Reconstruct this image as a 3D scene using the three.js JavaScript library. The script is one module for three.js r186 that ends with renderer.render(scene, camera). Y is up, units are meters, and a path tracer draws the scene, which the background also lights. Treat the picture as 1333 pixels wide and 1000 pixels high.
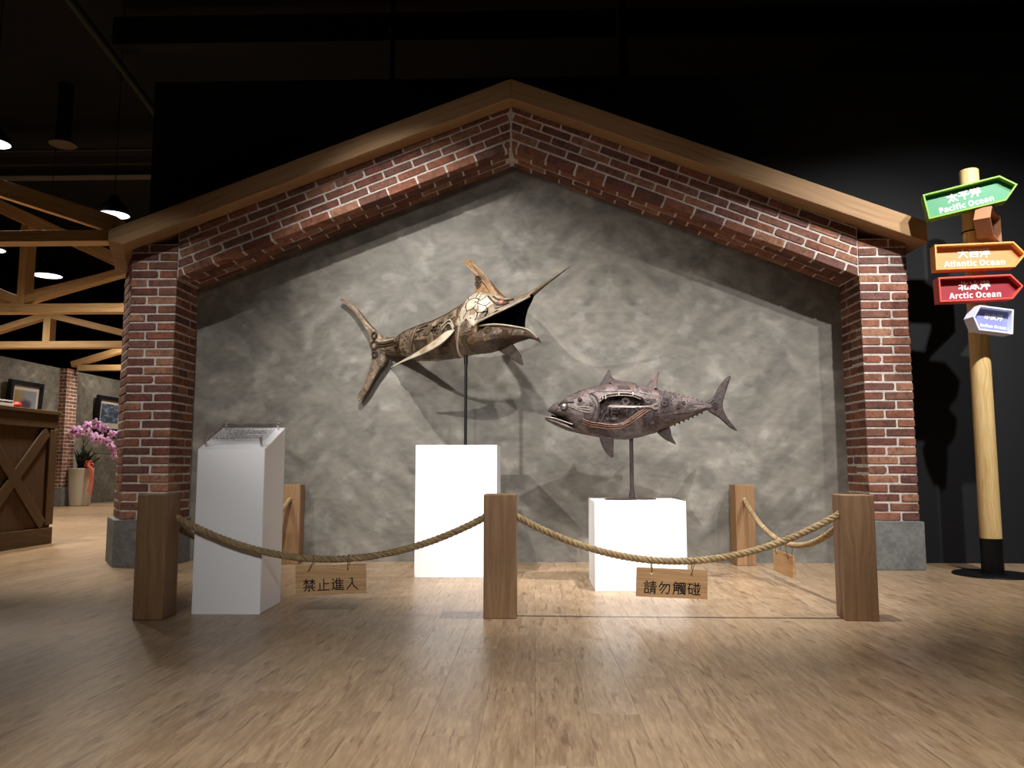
import * as THREE from 'three';
import { RoundedBoxGeometry } from 'three/addons/geometries/RoundedBoxGeometry.js';
import { mergeGeometries } from 'three/addons/utils/BufferGeometryUtils.js';
import { FontLoader } from 'three/addons/loaders/FontLoader.js';
import { TextGeometry } from 'three/addons/geometries/TextGeometry.js';

// ---------------------------------------------------------------- camera, background, lights, exposure
const scene = new THREE.Scene();
scene.background = new THREE.Color(0x000000);
const camera = new THREE.PerspectiveCamera(51.35, 1333 / 1000, 0.05, 80);
camera.position.set(0, 0.85, 0);
{
  const pitch = Math.atan(0.1029), yaw = THREE.MathUtils.degToRad(1.6);
  camera.rotation.order = 'YXZ';
  camera.rotation.set(pitch, yaw, 0);
}
const renderer = new THREE.WebGLRenderer({ antialias: true });
renderer.toneMapping = THREE.LinearToneMapping;
renderer.toneMappingExposure = 1.0;
renderer.shadowMap.enabled = true;

// track spotlights of the hall, then two added fill lamps: [x, y, z, target x, y, z, candela, cone half angle (deg), penumbra, label]
const WARM = new THREE.Color().setRGB(1, 0.965, 0.92), NEUTRAL = new THREE.Color().setRGB(1, 0.98, 0.96), COOL = new THREE.Color().setRGB(0.92, 0.95, 1);
const SPOTS = [
  [-1.4, 4.6, -4.4, -0.7, 1.3, -6.9, 60, 34, 0.6, 'black track spotlight above the rope, aimed at the marlin sculpture', WARM],
  [4.0, 4.6, -4.2, 2.4, 1.2, -7.0, 36, 34, 0.7, 'black track spotlight at the right end of the track, aimed at the plaster wall', NEUTRAL],
  [3.3, 4.6, -4.1, 3.7, 1.2, -6.3, 58, 46, 0.8, 'black track spotlight on the track, aimed at the ocean signpost', NEUTRAL],
  [-3.85, 4.6, -1.15, -0.2, 1.3, -6.9, 122, 19, 0.8, 'black track spotlight at the left end, aimed across at the marlin', WARM],
  [1.4, 4.6, 0.3, 1.0, 0.9, -6.2, 98, 16, 0.8, 'black track spotlight above the visitors, aimed at the tuna sculpture', NEUTRAL],
  [1.15, 4.6, -4.5, 0.82, 0.1, -5.35, 92, 24, 0.9, 'black track spotlight above the rope, aimed at the tuna pedestal', NEUTRAL],
  [-3.15, 4.6, -4.4, -3.25, 1.0, -6.7, 26, 24, 0.8, 'black track spotlight above the left post, aimed at the left pillar', NEUTRAL],
  [0.3, 4.6, 0.3, 0.35, 0.0, -1.2, 125, 33, 1.0, 'black track spotlight over the aisle, aimed at the open floor', WARM],
  [0.5, 4.4, 2.6, 0.2, 0.35, -5.2, 46, 20, 0.9, 'added wide fill spotlight, unseen far behind the viewer, facing the gable', COOL],  // added front fill, an unseen lamp
  [-0.9, 4.6, 3.2, -0.3, 0.7, -7.0, 56, 21, 0.9, 'added fill floodlight, unseen at the back of the hall, washing the whole gable', NEUTRAL],  // unseen lamp added to lift the shadows on wall and gable
];

// ---------------------------------------------------------------- helpers
function rng(seed) { let a = seed >>> 0; return () => { a = (a + 0x6D2B79F5) | 0; let t = Math.imul(a ^ (a >>> 15), 1 | a); t = (t + Math.imul(t ^ (t >>> 7), 61 | t)) ^ t; return ((t ^ (t >>> 14)) >>> 0) / 4294967296; }; }
const R0 = rng(7);
const rr = (a, b, r = R0) => a + (b - a) * r();
function hash(x, y, s) { let h = (Math.imul(x, 374761393) + Math.imul(y, 668265263) + Math.imul(s, 974634777)) | 0; h = Math.imul(h ^ (h >>> 13), 1274126177); return ((h ^ (h >>> 16)) >>> 0) / 4294967296; }
function vnoise(x, y, s = 0) {
  const xi = Math.floor(x), yi = Math.floor(y); let fx = x - xi, fy = y - yi;
  fx = fx * fx * (3 - 2 * fx); fy = fy * fy * (3 - 2 * fy);
  const a = hash(xi, yi, s), b = hash(xi + 1, yi, s), c = hash(xi, yi + 1, s), d = hash(xi + 1, yi + 1, s);
  return a + (b - a) * fx + (c - a) * fy + (a - b - c + d) * fx * fy;
}
function fbm(x, y, o = 4, s = 0) { let v = 0, a = 0.5, t = 0; for (let i = 0; i < o; i++) { v += a * vnoise(x, y, s + i * 17); t += a; x *= 2.03; y *= 2.03; a *= 0.5; } return v / t; }
const clamp = (x, a = 0, b = 1) => Math.min(b, Math.max(a, x));
const sstep = (a, b, x) => { const t = clamp((x - a) / (b - a)); return t * t * (3 - 2 * t); };
const lerp = (a, b, t) => a + (b - a) * t;
function tex(w, h, fn, srgb = true) {
  const d = new Uint8Array(w * h * 4);
  for (let j = 0; j < h; j++) for (let i = 0; i < w; i++) {
    const c = fn(i / w, j / h), k = (j * w + i) * 4;
    d[k] = clamp(c[0], 0, 255); d[k + 1] = clamp(c[1], 0, 255); d[k + 2] = clamp(c[2], 0, 255); d[k + 3] = 255;
  }
  const t = new THREE.DataTexture(d, w, h, THREE.RGBAFormat);
  t.wrapS = t.wrapT = THREE.MirroredRepeatWrapping; t.magFilter = THREE.LinearFilter; t.minFilter = THREE.LinearMipmapLinearFilter; t.generateMipmaps = true;
  if (srgb) t.colorSpace = THREE.SRGBColorSpace;
  t.needsUpdate = true; return t;
}
const mix3 = (a, b, t) => [lerp(a[0], b[0], t), lerp(a[1], b[1], t), lerp(a[2], b[2], t)];
function std(o) { return new THREE.MeshStandardMaterial(o); }

const used = {};
function numbered(n) { if (used[n] === undefined) { used[n] = 0; return n; } used[n]++; return n + '_' + String(used[n]).padStart(3, '0'); }
function tag(o, label, category, group, kind) { o.userData = { label, category }; if (group) o.userData.group = group; if (kind) o.userData.kind = kind; return o; }
function thing(name, label, category, pos = [0, 0, 0], turn = 0, group, kind) {
  const o = new THREE.Group(); o.name = numbered(name); o.position.set(...pos); o.rotation.y = turn; scene.add(o); return tag(o, label, category, group, kind);
}
function mesh(name, geo, mat, parent) {
  const g = Array.isArray(geo) ? merge(geo) : geo;
  const m = new THREE.Mesh(g, mat); m.castShadow = m.receiveShadow = true;
  if (parent) { parent.userData._n = parent.userData._n || {}; const c = parent.userData._n; m.name = c[name] === undefined ? name : name + '_' + String(c[name]).padStart(3, '0'); c[name] = (c[name] || 0) + 1; parent.add(m); }
  else { m.name = numbered(name); scene.add(m); }
  return m;
}
function merge(list) {
  const l = list.map(g => { const q = g.index ? g.toNonIndexed() : g; for (const k of Object.keys(q.attributes)) if (!['position', 'normal', 'uv'].includes(k)) q.deleteAttribute(k); if (!q.attributes.uv) q.setAttribute('uv', new THREE.BufferAttribute(new Float32Array(q.attributes.position.count * 2), 2)); return q; });
  return mergeGeometries(l, false);
}
const box = (w, h, d, x = 0, y = 0, z = 0) => new THREE.BoxGeometry(w, h, d).translate(x, y, z);
const rbox = (w, h, d, c = 0.004, x = 0, y = 0, z = 0, s = 1) => new RoundedBoxGeometry(w, h, d, s, Math.min(c, w / 2.01, h / 2.01, d / 2.01)).translate(x, y, z);
// uv in texture repeats: v runs along the grain axis; L = metres per repeat along the grain, W = across
function uvGrain(g, axis = 'y', L = 1, W = 1, ou = 0, ov = 0) {
  if (g.index) g = g.toNonIndexed();
  const p = g.attributes.position, n = g.attributes.normal, uv = new Float32Array(p.count * 2), ax = { x: 0, y: 1, z: 2 }[axis];
  for (let i = 0; i < p.count; i += 3) {
    const nn = [0, 0, 0]; for (let k = 0; k < 3; k++) { nn[0] += Math.abs(n.getX(i + k)); nn[1] += Math.abs(n.getY(i + k)); nn[2] += Math.abs(n.getZ(i + k)); }
    const dom = nn[0] > nn[1] && nn[0] > nn[2] ? 0 : nn[1] > nn[2] ? 1 : 2;
    for (let k = 0; k < 3; k++) {
      const P = [p.getX(i + k), p.getY(i + k), p.getZ(i + k)];
      let u, v;
      if (dom === ax) { const o = [0, 1, 2].filter(q => q !== ax); u = P[o[0]] / W; v = P[o[1]] / W; }
      else { const o = [0, 1, 2].find(q => q !== ax && q !== dom); u = P[o] / W + dom * 0.37; v = P[ax] / L; }
      uv[(i + k) * 2] = u + ou; uv[(i + k) * 2 + 1] = v + ov;
    }
  }
  g.setAttribute('uv', new THREE.BufferAttribute(uv, 2)); return g;
}
const uvm = (g, s = 1, ou = 0, ov = 0) => uvGrain(g, 'y', s, s, ou, ov);
function shapeOf(pts) { const s = new THREE.Shape(); pts.forEach((p, i) => i ? s.lineTo(p[0], p[1]) : s.moveTo(p[0], p[1])); return s; }
function extr(pts, depth, bevel = 0, holes = [], seg = 1) {
  const s = shapeOf(pts); holes.forEach(h => { const q = new THREE.Path(); h.forEach((p, i) => i ? q.lineTo(p[0], p[1]) : q.moveTo(p[0], p[1])); s.holes.push(q); });
  return new THREE.ExtrudeGeometry(s, { depth, bevelEnabled: bevel > 0, bevelSize: bevel, bevelThickness: bevel, bevelOffset: -bevel, bevelSegments: seg, curveSegments: 6 });
}
function smoothPts(pts, n = 60, closed = true) { const c = new THREE.CatmullRomCurve3(pts.map(p => new THREE.Vector3(p[0], p[1], p[2] || 0)), closed, 'centripetal'); return c.getPoints(n).map(v => [v.x, v.y, v.z]); }
function tube(pts, r, seg = 24, rad = 6) { return new THREE.TubeGeometry(new THREE.CatmullRomCurve3(pts.map(p => new THREE.Vector3(...p)), false, 'centripetal'), seg, r, rad, false); }
function cyl(r1, r2, h, seg = 24, x = 0, y = 0, z = 0) { return new THREE.CylinderGeometry(r1, r2, h, seg).translate(x, y, z); }

// ---------------------------------------------------------------- procedural textures
const T = {};
T.plaster = tex(1280, 960, (u, v) => {
  const x = u * 21, y = v * 14;
  const st = (ang, k, sd) => { const c = Math.cos(ang), n = Math.sin(ang), a = x * c + y * n, b = -x * n + y * c; return fbm(a * 0.9 * k, b * 2.6 * k, 4, sd); };
  const big = fbm(x * 0.2, y * 0.24, 3, 11), m1 = sstep(0.38, 0.62, fbm(x * 0.8, y * 0.9, 3, 23)), m2 = sstep(0.42, 0.6, fbm(x * 0.9 + 7, y * 0.8, 3, 29));
  const str = lerp(lerp(st(0.05, 1, 41), st(0.7, 1.1, 47), m1), st(-0.6, 1.1, 53), m2), fine = st(0.1, 4.5, 61), blot = sstep(0.54, 0.74, fbm(x * 1.9, y * 2.3, 4, 67));
  const g = 0.81 + 0.2 * (big - 0.5) + 0.42 * (str - 0.5) + 0.14 * (fine - 0.5) + 0.07 * blot;
  return mix3([136 * g, 129 * g, 117 * g], [143 * g, 139 * g, 130 * g], clamp(0.3 + blot * 0.6));
});
T.floor = tex(1024, 1024, (u, v) => {
  const x = u * 60, wv = 2.2 * (fbm(u * 9, v * 8, 3, 2) - 0.5), w = x + wv;
  const f = fbm(w * 0.55, v * 15, 4, 51), s = fbm(w * 2.6, v * 34, 3, 61), q = fbm(u * 6, v * 6, 3, 71), n = fbm(w * 5.5, v * 130, 2, 75);
  const d = sstep(0.62, 0.8, fbm(w * 1.1, v * 19, 4, 81)), l = sstep(0.6, 0.78, fbm(w * 1.6 + 9, v * 24, 3, 91));
  let c = mix3([132, 108, 84], [178, 153, 124], clamp(0.5 + 0.9 * (f - 0.5) + 0.8 * (s - 0.5) + 0.6 * (q - 0.5) + 0.35 * (n - 0.5)));
  c = mix3(c, [196, 176, 146], 0.3 * l);
  return mix3(c, [98, 75, 54], 0.55 * d);
});
function woodTex(lo, hi, dark, seed, stretch = 1) {
  return tex(512, 512, (u, v) => {
    const w = u * 26 + 2.4 * (fbm(u * 4, v * 2.4, 3, seed) - 0.5) * 2, y = v * 3.2 * stretch;
    const ring = 0.5 + 0.5 * Math.sin(w * 2.1 + 5 * fbm(u * 3, v * 1.6, 2, seed + 9));
    const f = fbm(w * 1.6, y, 3, seed + 3), s = fbm(w * 6, y * 4, 2, seed + 5);
    let c = mix3(lo, hi, clamp(0.5 + 1.2 * (f - 0.5) + 0.5 * (s - 0.5) + 0.22 * (ring - 0.5)));
    return mix3(c, dark, 0.5 * sstep(0.62, 0.82, fbm(w * 2.6, y * 1.4, 2, seed + 7)));
  });
}
T.post = woodTex([128, 95, 63], [150, 115, 79], [108, 78, 51], 101);
T.pine = woodTex([190, 150, 100], [222, 186, 138], [160, 118, 72], 131);
T.beam = woodTex([146, 112, 74], [164, 129, 90], [126, 94, 61], 161);
T.board = woodTex([172, 132, 88], [204, 166, 120], [140, 100, 62], 191);
T.counter = woodTex([88, 64, 39], [106, 79, 50], [74, 53, 32], 211);
T.pole = woodTex([206, 172, 112], [226, 196, 140], [180, 142, 88], 231, 2);
T.brick = tex(512, 512, (u, v) => {
  const x = u * 14, y = v * 14;
  const a = fbm(x, y, 4, 301), b = fbm(x * 5, y * 5, 3, 311), l = sstep(0.6, 0.78, fbm(x * 1.4, y * 2.2, 4, 321)), d = sstep(0.62, 0.8, fbm(x * 2, y * 2, 3, 331));
  const g = 205 + 80 * (a - 0.5) + 60 * (b - 0.5);
  let c = [g, g * 0.98, g * 0.96];
  c = mix3(c, [250, 240, 232], 0.6 * l); return mix3(c, [130, 118, 116], 0.45 * d);
});
T.mortar = tex(256, 256, (u, v) => { const g = 196 + 60 * (fbm(u * 30, v * 30, 3, 341) - 0.5) + 26 * (fbm(u * 5, v * 5, 2, 345) - 0.5); return [g, g * 0.955, g * 0.91]; });
T.concrete = tex(512, 512, (u, v) => { const g = 112 + 44 * (fbm(u * 6, v * 6, 4, 351) - 0.5) + 26 * (fbm(u * 50, v * 50, 2, 361) - 0.5); return [g, g * 1.0, g * 0.98]; });
T.rust = tex(512, 512, (u, v) => {
  const a = fbm(u * 10, v * 10, 5, 401), b = fbm(u * 34, v * 34, 3, 411), k = sstep(0.5, 0.7, fbm(u * 6 + 3, v * 6, 4, 421));
  const g = 0.78 + 0.5 * (a - 0.5) + 0.35 * (b - 0.5);
  return mix3([108 * g, 92 * g, 89 * g], [104 * g, 80 * g, 71 * g], k * 0.8);
});
T.bronze = tex(512, 512, (u, v) => {
  const a = fbm(u * 9, v * 9, 5, 431), b = fbm(u * 30, v * 30, 3, 441), k = sstep(0.48, 0.68, fbm(u * 5 + 3, v * 5, 4, 451)), q = sstep(0.6, 0.75, fbm(u * 14, v * 5, 3, 461));
  const g = 0.8 + 0.7 * (a - 0.5) + 0.35 * (b - 0.5);
  const c = mix3([138 * g, 116 * g, 92 * g], [104 * g, 83 * g, 64 * g], k);
  return mix3(c, [66, 52, 42], 0.5 * q);
});
T.pale = tex(256, 256, (u, v) => { const g = 0.9 + 0.4 * (fbm(u * 8, v * 8, 4, 501) - 0.5); return mix3([196 * g, 183 * g, 162 * g], [150 * g, 128 * g, 100 * g], sstep(0.5, 0.75, fbm(u * 6, v * 6, 4, 511))); });
T.bump = tex(512, 512, (u, v) => { const g = 255 * fbm(u * 40, v * 40, 4, 471); return [g, g, g]; }, false);
T.rope = tex(256, 256, (u, v) => { const f = fbm(u * 14, v * 60, 3, 481), g = 0.72 + 0.75 * (f - 0.5); return mix3([226 * g, 198 * g, 148 * g], [188 * g, 152 * g, 102 * g], fbm(u * 5, v * 7, 2, 491)); });

const M = {
  plaster: std({ map: T.plaster, roughness: 0.62, bumpMap: T.plaster, bumpScale: 0.001 }),
  black: std({ color: 0x0d0f14, roughness: 0.8 }),
  blackMetal: std({ color: 0x0b0b0c, roughness: 0.45, metalness: 0.4 }),
  ceil: std({ color: 0x030303, roughness: 0.95 }),
  tray: std({ color: 0x4a4542, roughness: 0.7 }),
  duct: std({ color: 0x09090a, roughness: 0.7 }),
  mortar: std({ map: T.mortar, roughness: 0.95, bumpMap: T.mortar, bumpScale: 0.003 }),
  concrete: std({ map: T.concrete, roughness: 0.8, bumpMap: T.concrete, bumpScale: 0.001 }),
  white: std({ color: 0xeeecec, roughness: 0.55 }),
  post: std({ map: T.post, roughness: 0.6, bumpMap: T.post, bumpScale: 0.0012 }),
  pine: std({ map: T.pine, roughness: 0.6 }),
  beam: std({ map: T.beam, roughness: 0.7, bumpMap: T.beam, bumpScale: 0.001 }),
  board: std({ map: T.board, roughness: 0.6 }),
  counter: std({ map: T.counter, roughness: 0.65, bumpMap: T.counter, bumpScale: 0.001 }),
  counterDark: std({ map: T.counter, color: 0xe8e0d8, roughness: 0.8 }),
  pole: std({ map: T.pole, roughness: 0.5 }),
  rope: std({ map: T.rope, roughness: 0.9, bumpMap: T.rope, bumpScale: 0.002 }),
  cord: std({ color: 0x5a4436, roughness: 0.9 }),
  ink: std({ color: 0x14100e, roughness: 0.8 }),
  rust: std({ map: T.rust, roughness: 0.55, metalness: 0.25, bumpMap: T.bump, bumpScale: 0.004 }),
  rustLight: std({ map: T.rust, color: 0xffffff, roughness: 0.45, metalness: 0.3, bumpMap: T.bump, bumpScale: 0.002 }),
  rustDark: std({ map: T.rust, color: 0xb0a6a4, roughness: 0.6, metalness: 0.25, bumpMap: T.bump, bumpScale: 0.004 }),
  cavity: new THREE.MeshPhysicalMaterial({ color: 0x030303, roughness: 1, specularIntensity: 0 }),  // near-black: shade inside the mouths put into the colour; also seams, slots, bolts
  steel: std({ color: 0x857a72, roughness: 0.4, metalness: 0.7 }),
  copper: std({ color: 0x7d5a4a, roughness: 0.45, metalness: 0.6 }),
  bronze: std({ map: T.bronze, roughness: 0.55, metalness: 0.2, bumpMap: T.bump, bumpScale: 0.005 }),
  bronzePale: std({ map: T.pale, color: 0xffffff, roughness: 0.5, metalness: 0.15, bumpMap: T.bump, bumpScale: 0.003 }),
  bronzeGold: std({ map: T.bronze, color: 0xffe2a8, roughness: 0.55, metalness: 0.15, bumpMap: T.bump, bumpScale: 0.003 }),
  bronzeShade: std({ map: T.bronze, color: 0x75685c, roughness: 0.7 }),  // bronze darkened: the pelvic fin's shadow side put into the colour
  bronzeDark: std({ map: T.bronze, color: 0xaa9a88, roughness: 0.55, metalness: 0.25, bumpMap: T.bump, bumpScale: 0.004 }),
  chrome: std({ color: 0xc8c8ca, roughness: 0.2, metalness: 0.9 }),
  glass: new THREE.MeshPhysicalMaterial({ color: 0xffffff, transmission: 1, thickness: 0, roughness: 0.03, ior: 1.49 }),
};
const BRICK_TINTS = [0x94604c, 0x835045, 0xa56f58, 0x7a5046, 0xb08066, 0x8f6353, 0x9c634d, 0x815950];
const brickMats = BRICK_TINTS.map((c, i) => std({ map: T.brick, color: c, roughness: 0.88, bumpMap: T.brick, bumpScale: 0.004 }));
const FLOOR_TINTS = [0xffffff, 0xfbf8f4, 0xf8f4ef, 0xfffcf6];
const floorMats = FLOOR_TINTS.map(c => std({ map: T.floor, color: c, roughness: 0.35, bumpMap: T.floor, bumpScale: 0.0006 }));

// ---------------------------------------------------------------- brick work
function clipPoly(poly, a, b, c) { // keep a*x + b*y + c >= 0
  const out = [];
  for (let i = 0; i < poly.length; i++) {
    const P = poly[i], Q = poly[(i + 1) % poly.length], p = a * P[0] + b * P[1] + c, q = a * Q[0] + b * Q[1] + c;
    if (p >= 0) out.push(P);
    if ((p >= 0) !== (q >= 0)) { const t = p / (p - q); out.push([P[0] + (Q[0] - P[0]) * t, P[1] + (Q[1] - P[1]) * t]); }
  }
  return out;
}
function area(p) { let s = 0; for (let i = 0; i < p.length; i++) { const q = p[(i + 1) % p.length]; s += p[i][0] * q[1] - q[0] * p[i][1]; } return s / 2; }
function inset(poly, d) {
  const n = poly.length, L = [];
  for (let i = 0; i < n; i++) { const P = poly[i], Q = poly[(i + 1) % n], l = Math.hypot(Q[0] - P[0], Q[1] - P[1]) || 1e-9; const nx = -(Q[1] - P[1]) / l, ny = (Q[0] - P[0]) / l; L.push([nx, ny, nx * P[0] + ny * P[1] + d]); }
  let out = [[-50, -50], [50, -50], [50, 50], [-50, 50]];
  for (const [a, b, c] of L) out = clipPoly(out, a, b, -c);
  return out.length > 2 && area(out) > 1e-5 ? out : null;
}
function roundPoly(poly, r) { const out = [], n = poly.length; for (let i = 0; i < n; i++) { const P = poly[i], A = poly[(i + n - 1) % n], B = poly[(i + 1) % n]; for (const Q of [A, B]) { const l = Math.hypot(Q[0] - P[0], Q[1] - P[1]), t = Math.min(r / l, 0.4); out.push([P[0] + (Q[0] - P[0]) * t, P[1] + (Q[1] - P[1]) * t]); } } return out; }
// convex prism with a chamfered front (at z1) and back at z0
function prism(poly, z0, z1, ch, seedUV = 0) {
  const inn = inset(poly, ch) || poly, n = poly.length, P = [], U = [];
  const ou = hash(seedUV, 3, 1), ov = hash(seedUV, 5, 2), S = 1 / 0.9;
  const tri = (a, b, c) => { for (const q of [a, b, c]) { P.push(...q); } };
  const V = (p, z) => [p[0], p[1], z];
  const near = inn.length === n ? inn : poly.map(p => inn.reduce((m, q) => Math.hypot(q[0] - p[0], q[1] - p[1]) < Math.hypot(m[0] - p[0], m[1] - p[1]) ? q : m, inn[0]));
  // align the inner loop with the outer one
  let al = near; if (inn.length === n) { let best = 0, bd = 1e9; for (let k = 0; k < n; k++) { let d = 0; for (let i = 0; i < n; i++) d += Math.hypot(poly[i][0] - inn[(i + k) % n][0], poly[i][1] - inn[(i + k) % n][1]); if (d < bd) { bd = d; best = k; } } al = poly.map((_, i) => inn[(i + best) % n]); }
  for (let i = 1; i < n - 1; i++) { tri(V(al[0], z1), V(al[i], z1), V(al[i + 1], z1)); tri(V(poly[0], z0), V(poly[i + 1], z0), V(poly[i], z0)); }
  for (let i = 0; i < n; i++) { const j = (i + 1) % n, zc = z1 - ch * 0.8; tri(V(poly[i], zc), V(poly[j], zc), V(al[j], z1)); tri(V(poly[i], zc), V(al[j], z1), V(al[i], z1)); tri(V(poly[i], z0), V(poly[j], z0), V(poly[j], zc)); tri(V(poly[i], z0), V(poly[j], zc), V(poly[i], zc)); }
  for (let i = 0; i < P.length; i += 3) U.push(P[i] * S + ou + P[i + 2] * 0.7, P[i + 1] * S + ov + P[i + 2] * 0.7);
  const g = new THREE.BufferGeometry(); g.setAttribute('position', new THREE.Float32BufferAttribute(P, 3)); g.setAttribute('uv', new THREE.Float32BufferAttribute(U, 2)); g.computeVertexNormals(); return g;
}
let brickSeed = 1;
function addBrick(parent, poly, z0, z1, m4, list) {
  let p = inset(poly, 0.0082); if (!p || area(p) < 0.0006) return;
  const s = brickSeed++, r = rng(s * 131 + 5);
  p = p.map(q => [q[0] + rr(-0.0018, 0.0018, r), q[1] + rr(-0.0018, 0.0018, r)]);
  p = roundPoly(p, rr(0.004, r() < 0.2 ? 0.02 : 0.009, r));
  const g = prism(p, z0, z1 + rr(-0.003, 0.004, r), 0.004, s); if (m4) g.applyMatrix4(m4);
  if (list) { list.push(g); return; }
  mesh('brick', g, brickMats[Math.floor(r() * brickMats.length)], parent);
}
const rect = (x0, y0, x1, y1) => [[x0, y0], [x1, y0], [x1, y1], [x0, y1]];
const BASE_H = 0.395, CO = 0.0775, ZF = -6.79, ZW = -7.24;
function basis(o, X, Y, Zv) { const m = new THREE.Matrix4().makeBasis(new THREE.Vector3(...X), new THREE.Vector3(...Y), new THREE.Vector3(...Zv)); m.setPosition(...o); return m; }

// side = -1: left pillar with a splayed outer face, +1: right pillar
function brickPillar(side) {
  const inner = side < 0 ? -3.13 : 2.785, outer = side < 0 ? -3.535 : 3.19, x0 = Math.min(inner, outer), x1 = Math.max(inner, outer), W = x1 - x0, D = ZF - ZW;
  const cx = (x0 + x1) / 2;
  const t = thing('brick_pillar', side < 0 ? 'red brick pillar on a grey concrete plinth at the left end of the brick gable' : 'brightly lit red brick pillar on a concrete plinth beside the signpost', 'pillar', [cx, 0, ZF], 0, null, 'structure');
  const outBack = side < 0 ? -3.83 : 3.19, n = 31, top = BASE_H + n * CO;
  const foot = (m, ch) => { const l = x0 - cx + m, rI = x1 - cx - m, lb = (side < 0 ? outBack : x0) - cx + m; return [[l, m], [rI, m], [rI, D], [lb, D]]; };
  // mortar core and plinth (footprints drawn in x / depth, extruded upward)
  const up = (pts, y0, y1, bev) => { const g = extr(pts.map(p => [p[0], p[1]]), y1 - y0 - 2 * bev, bev); g.rotateX(-Math.PI / 2); g.translate(0, y0 + bev, 0); return g; };
  mesh('mortar_core', uvm(up(foot(0.006), BASE_H - 0.01, top, 0), 0.5), M.mortar, t);
  mesh('plinth', uvm(up([[x0 - cx - 0.03, -0.03], [x1 - cx + 0.02, -0.03], [x1 - cx + 0.02, D], [(side < 0 ? outBack - 0.05 : x0 - 0.02) - cx, D]], 0, BASE_H, 0.004), 1.2), M.concrete, t);
  // inner return: faces +x on the left pillar, -x on the right one
  const mIn = side < 0 ? basis([x1 - cx, 0, 0], [0, 0, -1], [0, 1, 0], [1, 0, 0]) : basis([x0 - cx, 0, 0], [0, 0, 1], [0, 1, 0], [-1, 0, 0]);
  const sx = side < 0 ? 1 : -1;
  for (let k = 0; k < n; k++) {
    const y0 = BASE_H + k * CO, y1 = y0 + CO, odd = k % 2;
    const split = odd ? 0.40 : 0.64; // vertical joint across the front, from the inner corner
    const a = side < 0 ? x1 - cx - W * split : x0 - cx + W * split;
    const dIn = odd ? 0.24 : 0.125;
    const E = 0.009, inn = side < 0 ? rect(a, y0, x1 - cx + E, y1) : rect(x0 - cx - E, y0, a, y1), out = side < 0 ? rect(x0 - cx - E, y0, a, y1) : rect(a, y0, x1 - cx + E, y1);
    addBrick(t, inn, -dIn + 0.006, 0); addBrick(t, out, -0.11, 0);
    // the return behind the corner brick
    const cuts = odd ? [dIn, D] : [dIn, dIn + 0.19, D];
    for (let i = 0; i < cuts.length - 1; i++) addBrick(t, rect(Math.min(sx * cuts[i], sx * cuts[i + 1]), y0, Math.max(sx * cuts[i], sx * cuts[i + 1]), y1), -0.09, 0, mIn);
    // outer face
    if (side > 0) { const mo = basis([x1 - cx, 0, 0], [0, 0, -1], [0, 1, 0], [1, 0, 0]); for (const [c0, c1] of odd ? [[0.11, 0.25], [0.25, D]] : [[0.11, 0.36], [0.36, D]]) addBrick(t, rect(c0, y0, c1, y1), -0.09, 0, mo); }
    else {
      const dx = outBack - x0, L = Math.hypot(dx, D), ex = dx / L, ez = -D / L, mo = basis([x0 - cx, 0, 0], [-ex, 0, -ez], [0, 1, 0], [ez, 0, -ex]);
      for (const [c0, c1] of odd ? [[0.0, 0.13], [0.13, 0.4], [0.4, L]] : [[0.0, 0.26], [0.26, L]]) addBrick(t, rect(-c1, y0, -c0 - (c0 === 0 ? 0.004 : 0), y1), -0.08, -0.002, mo);
    }
  }
}
brickPillar(-1); brickPillar(1);

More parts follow.
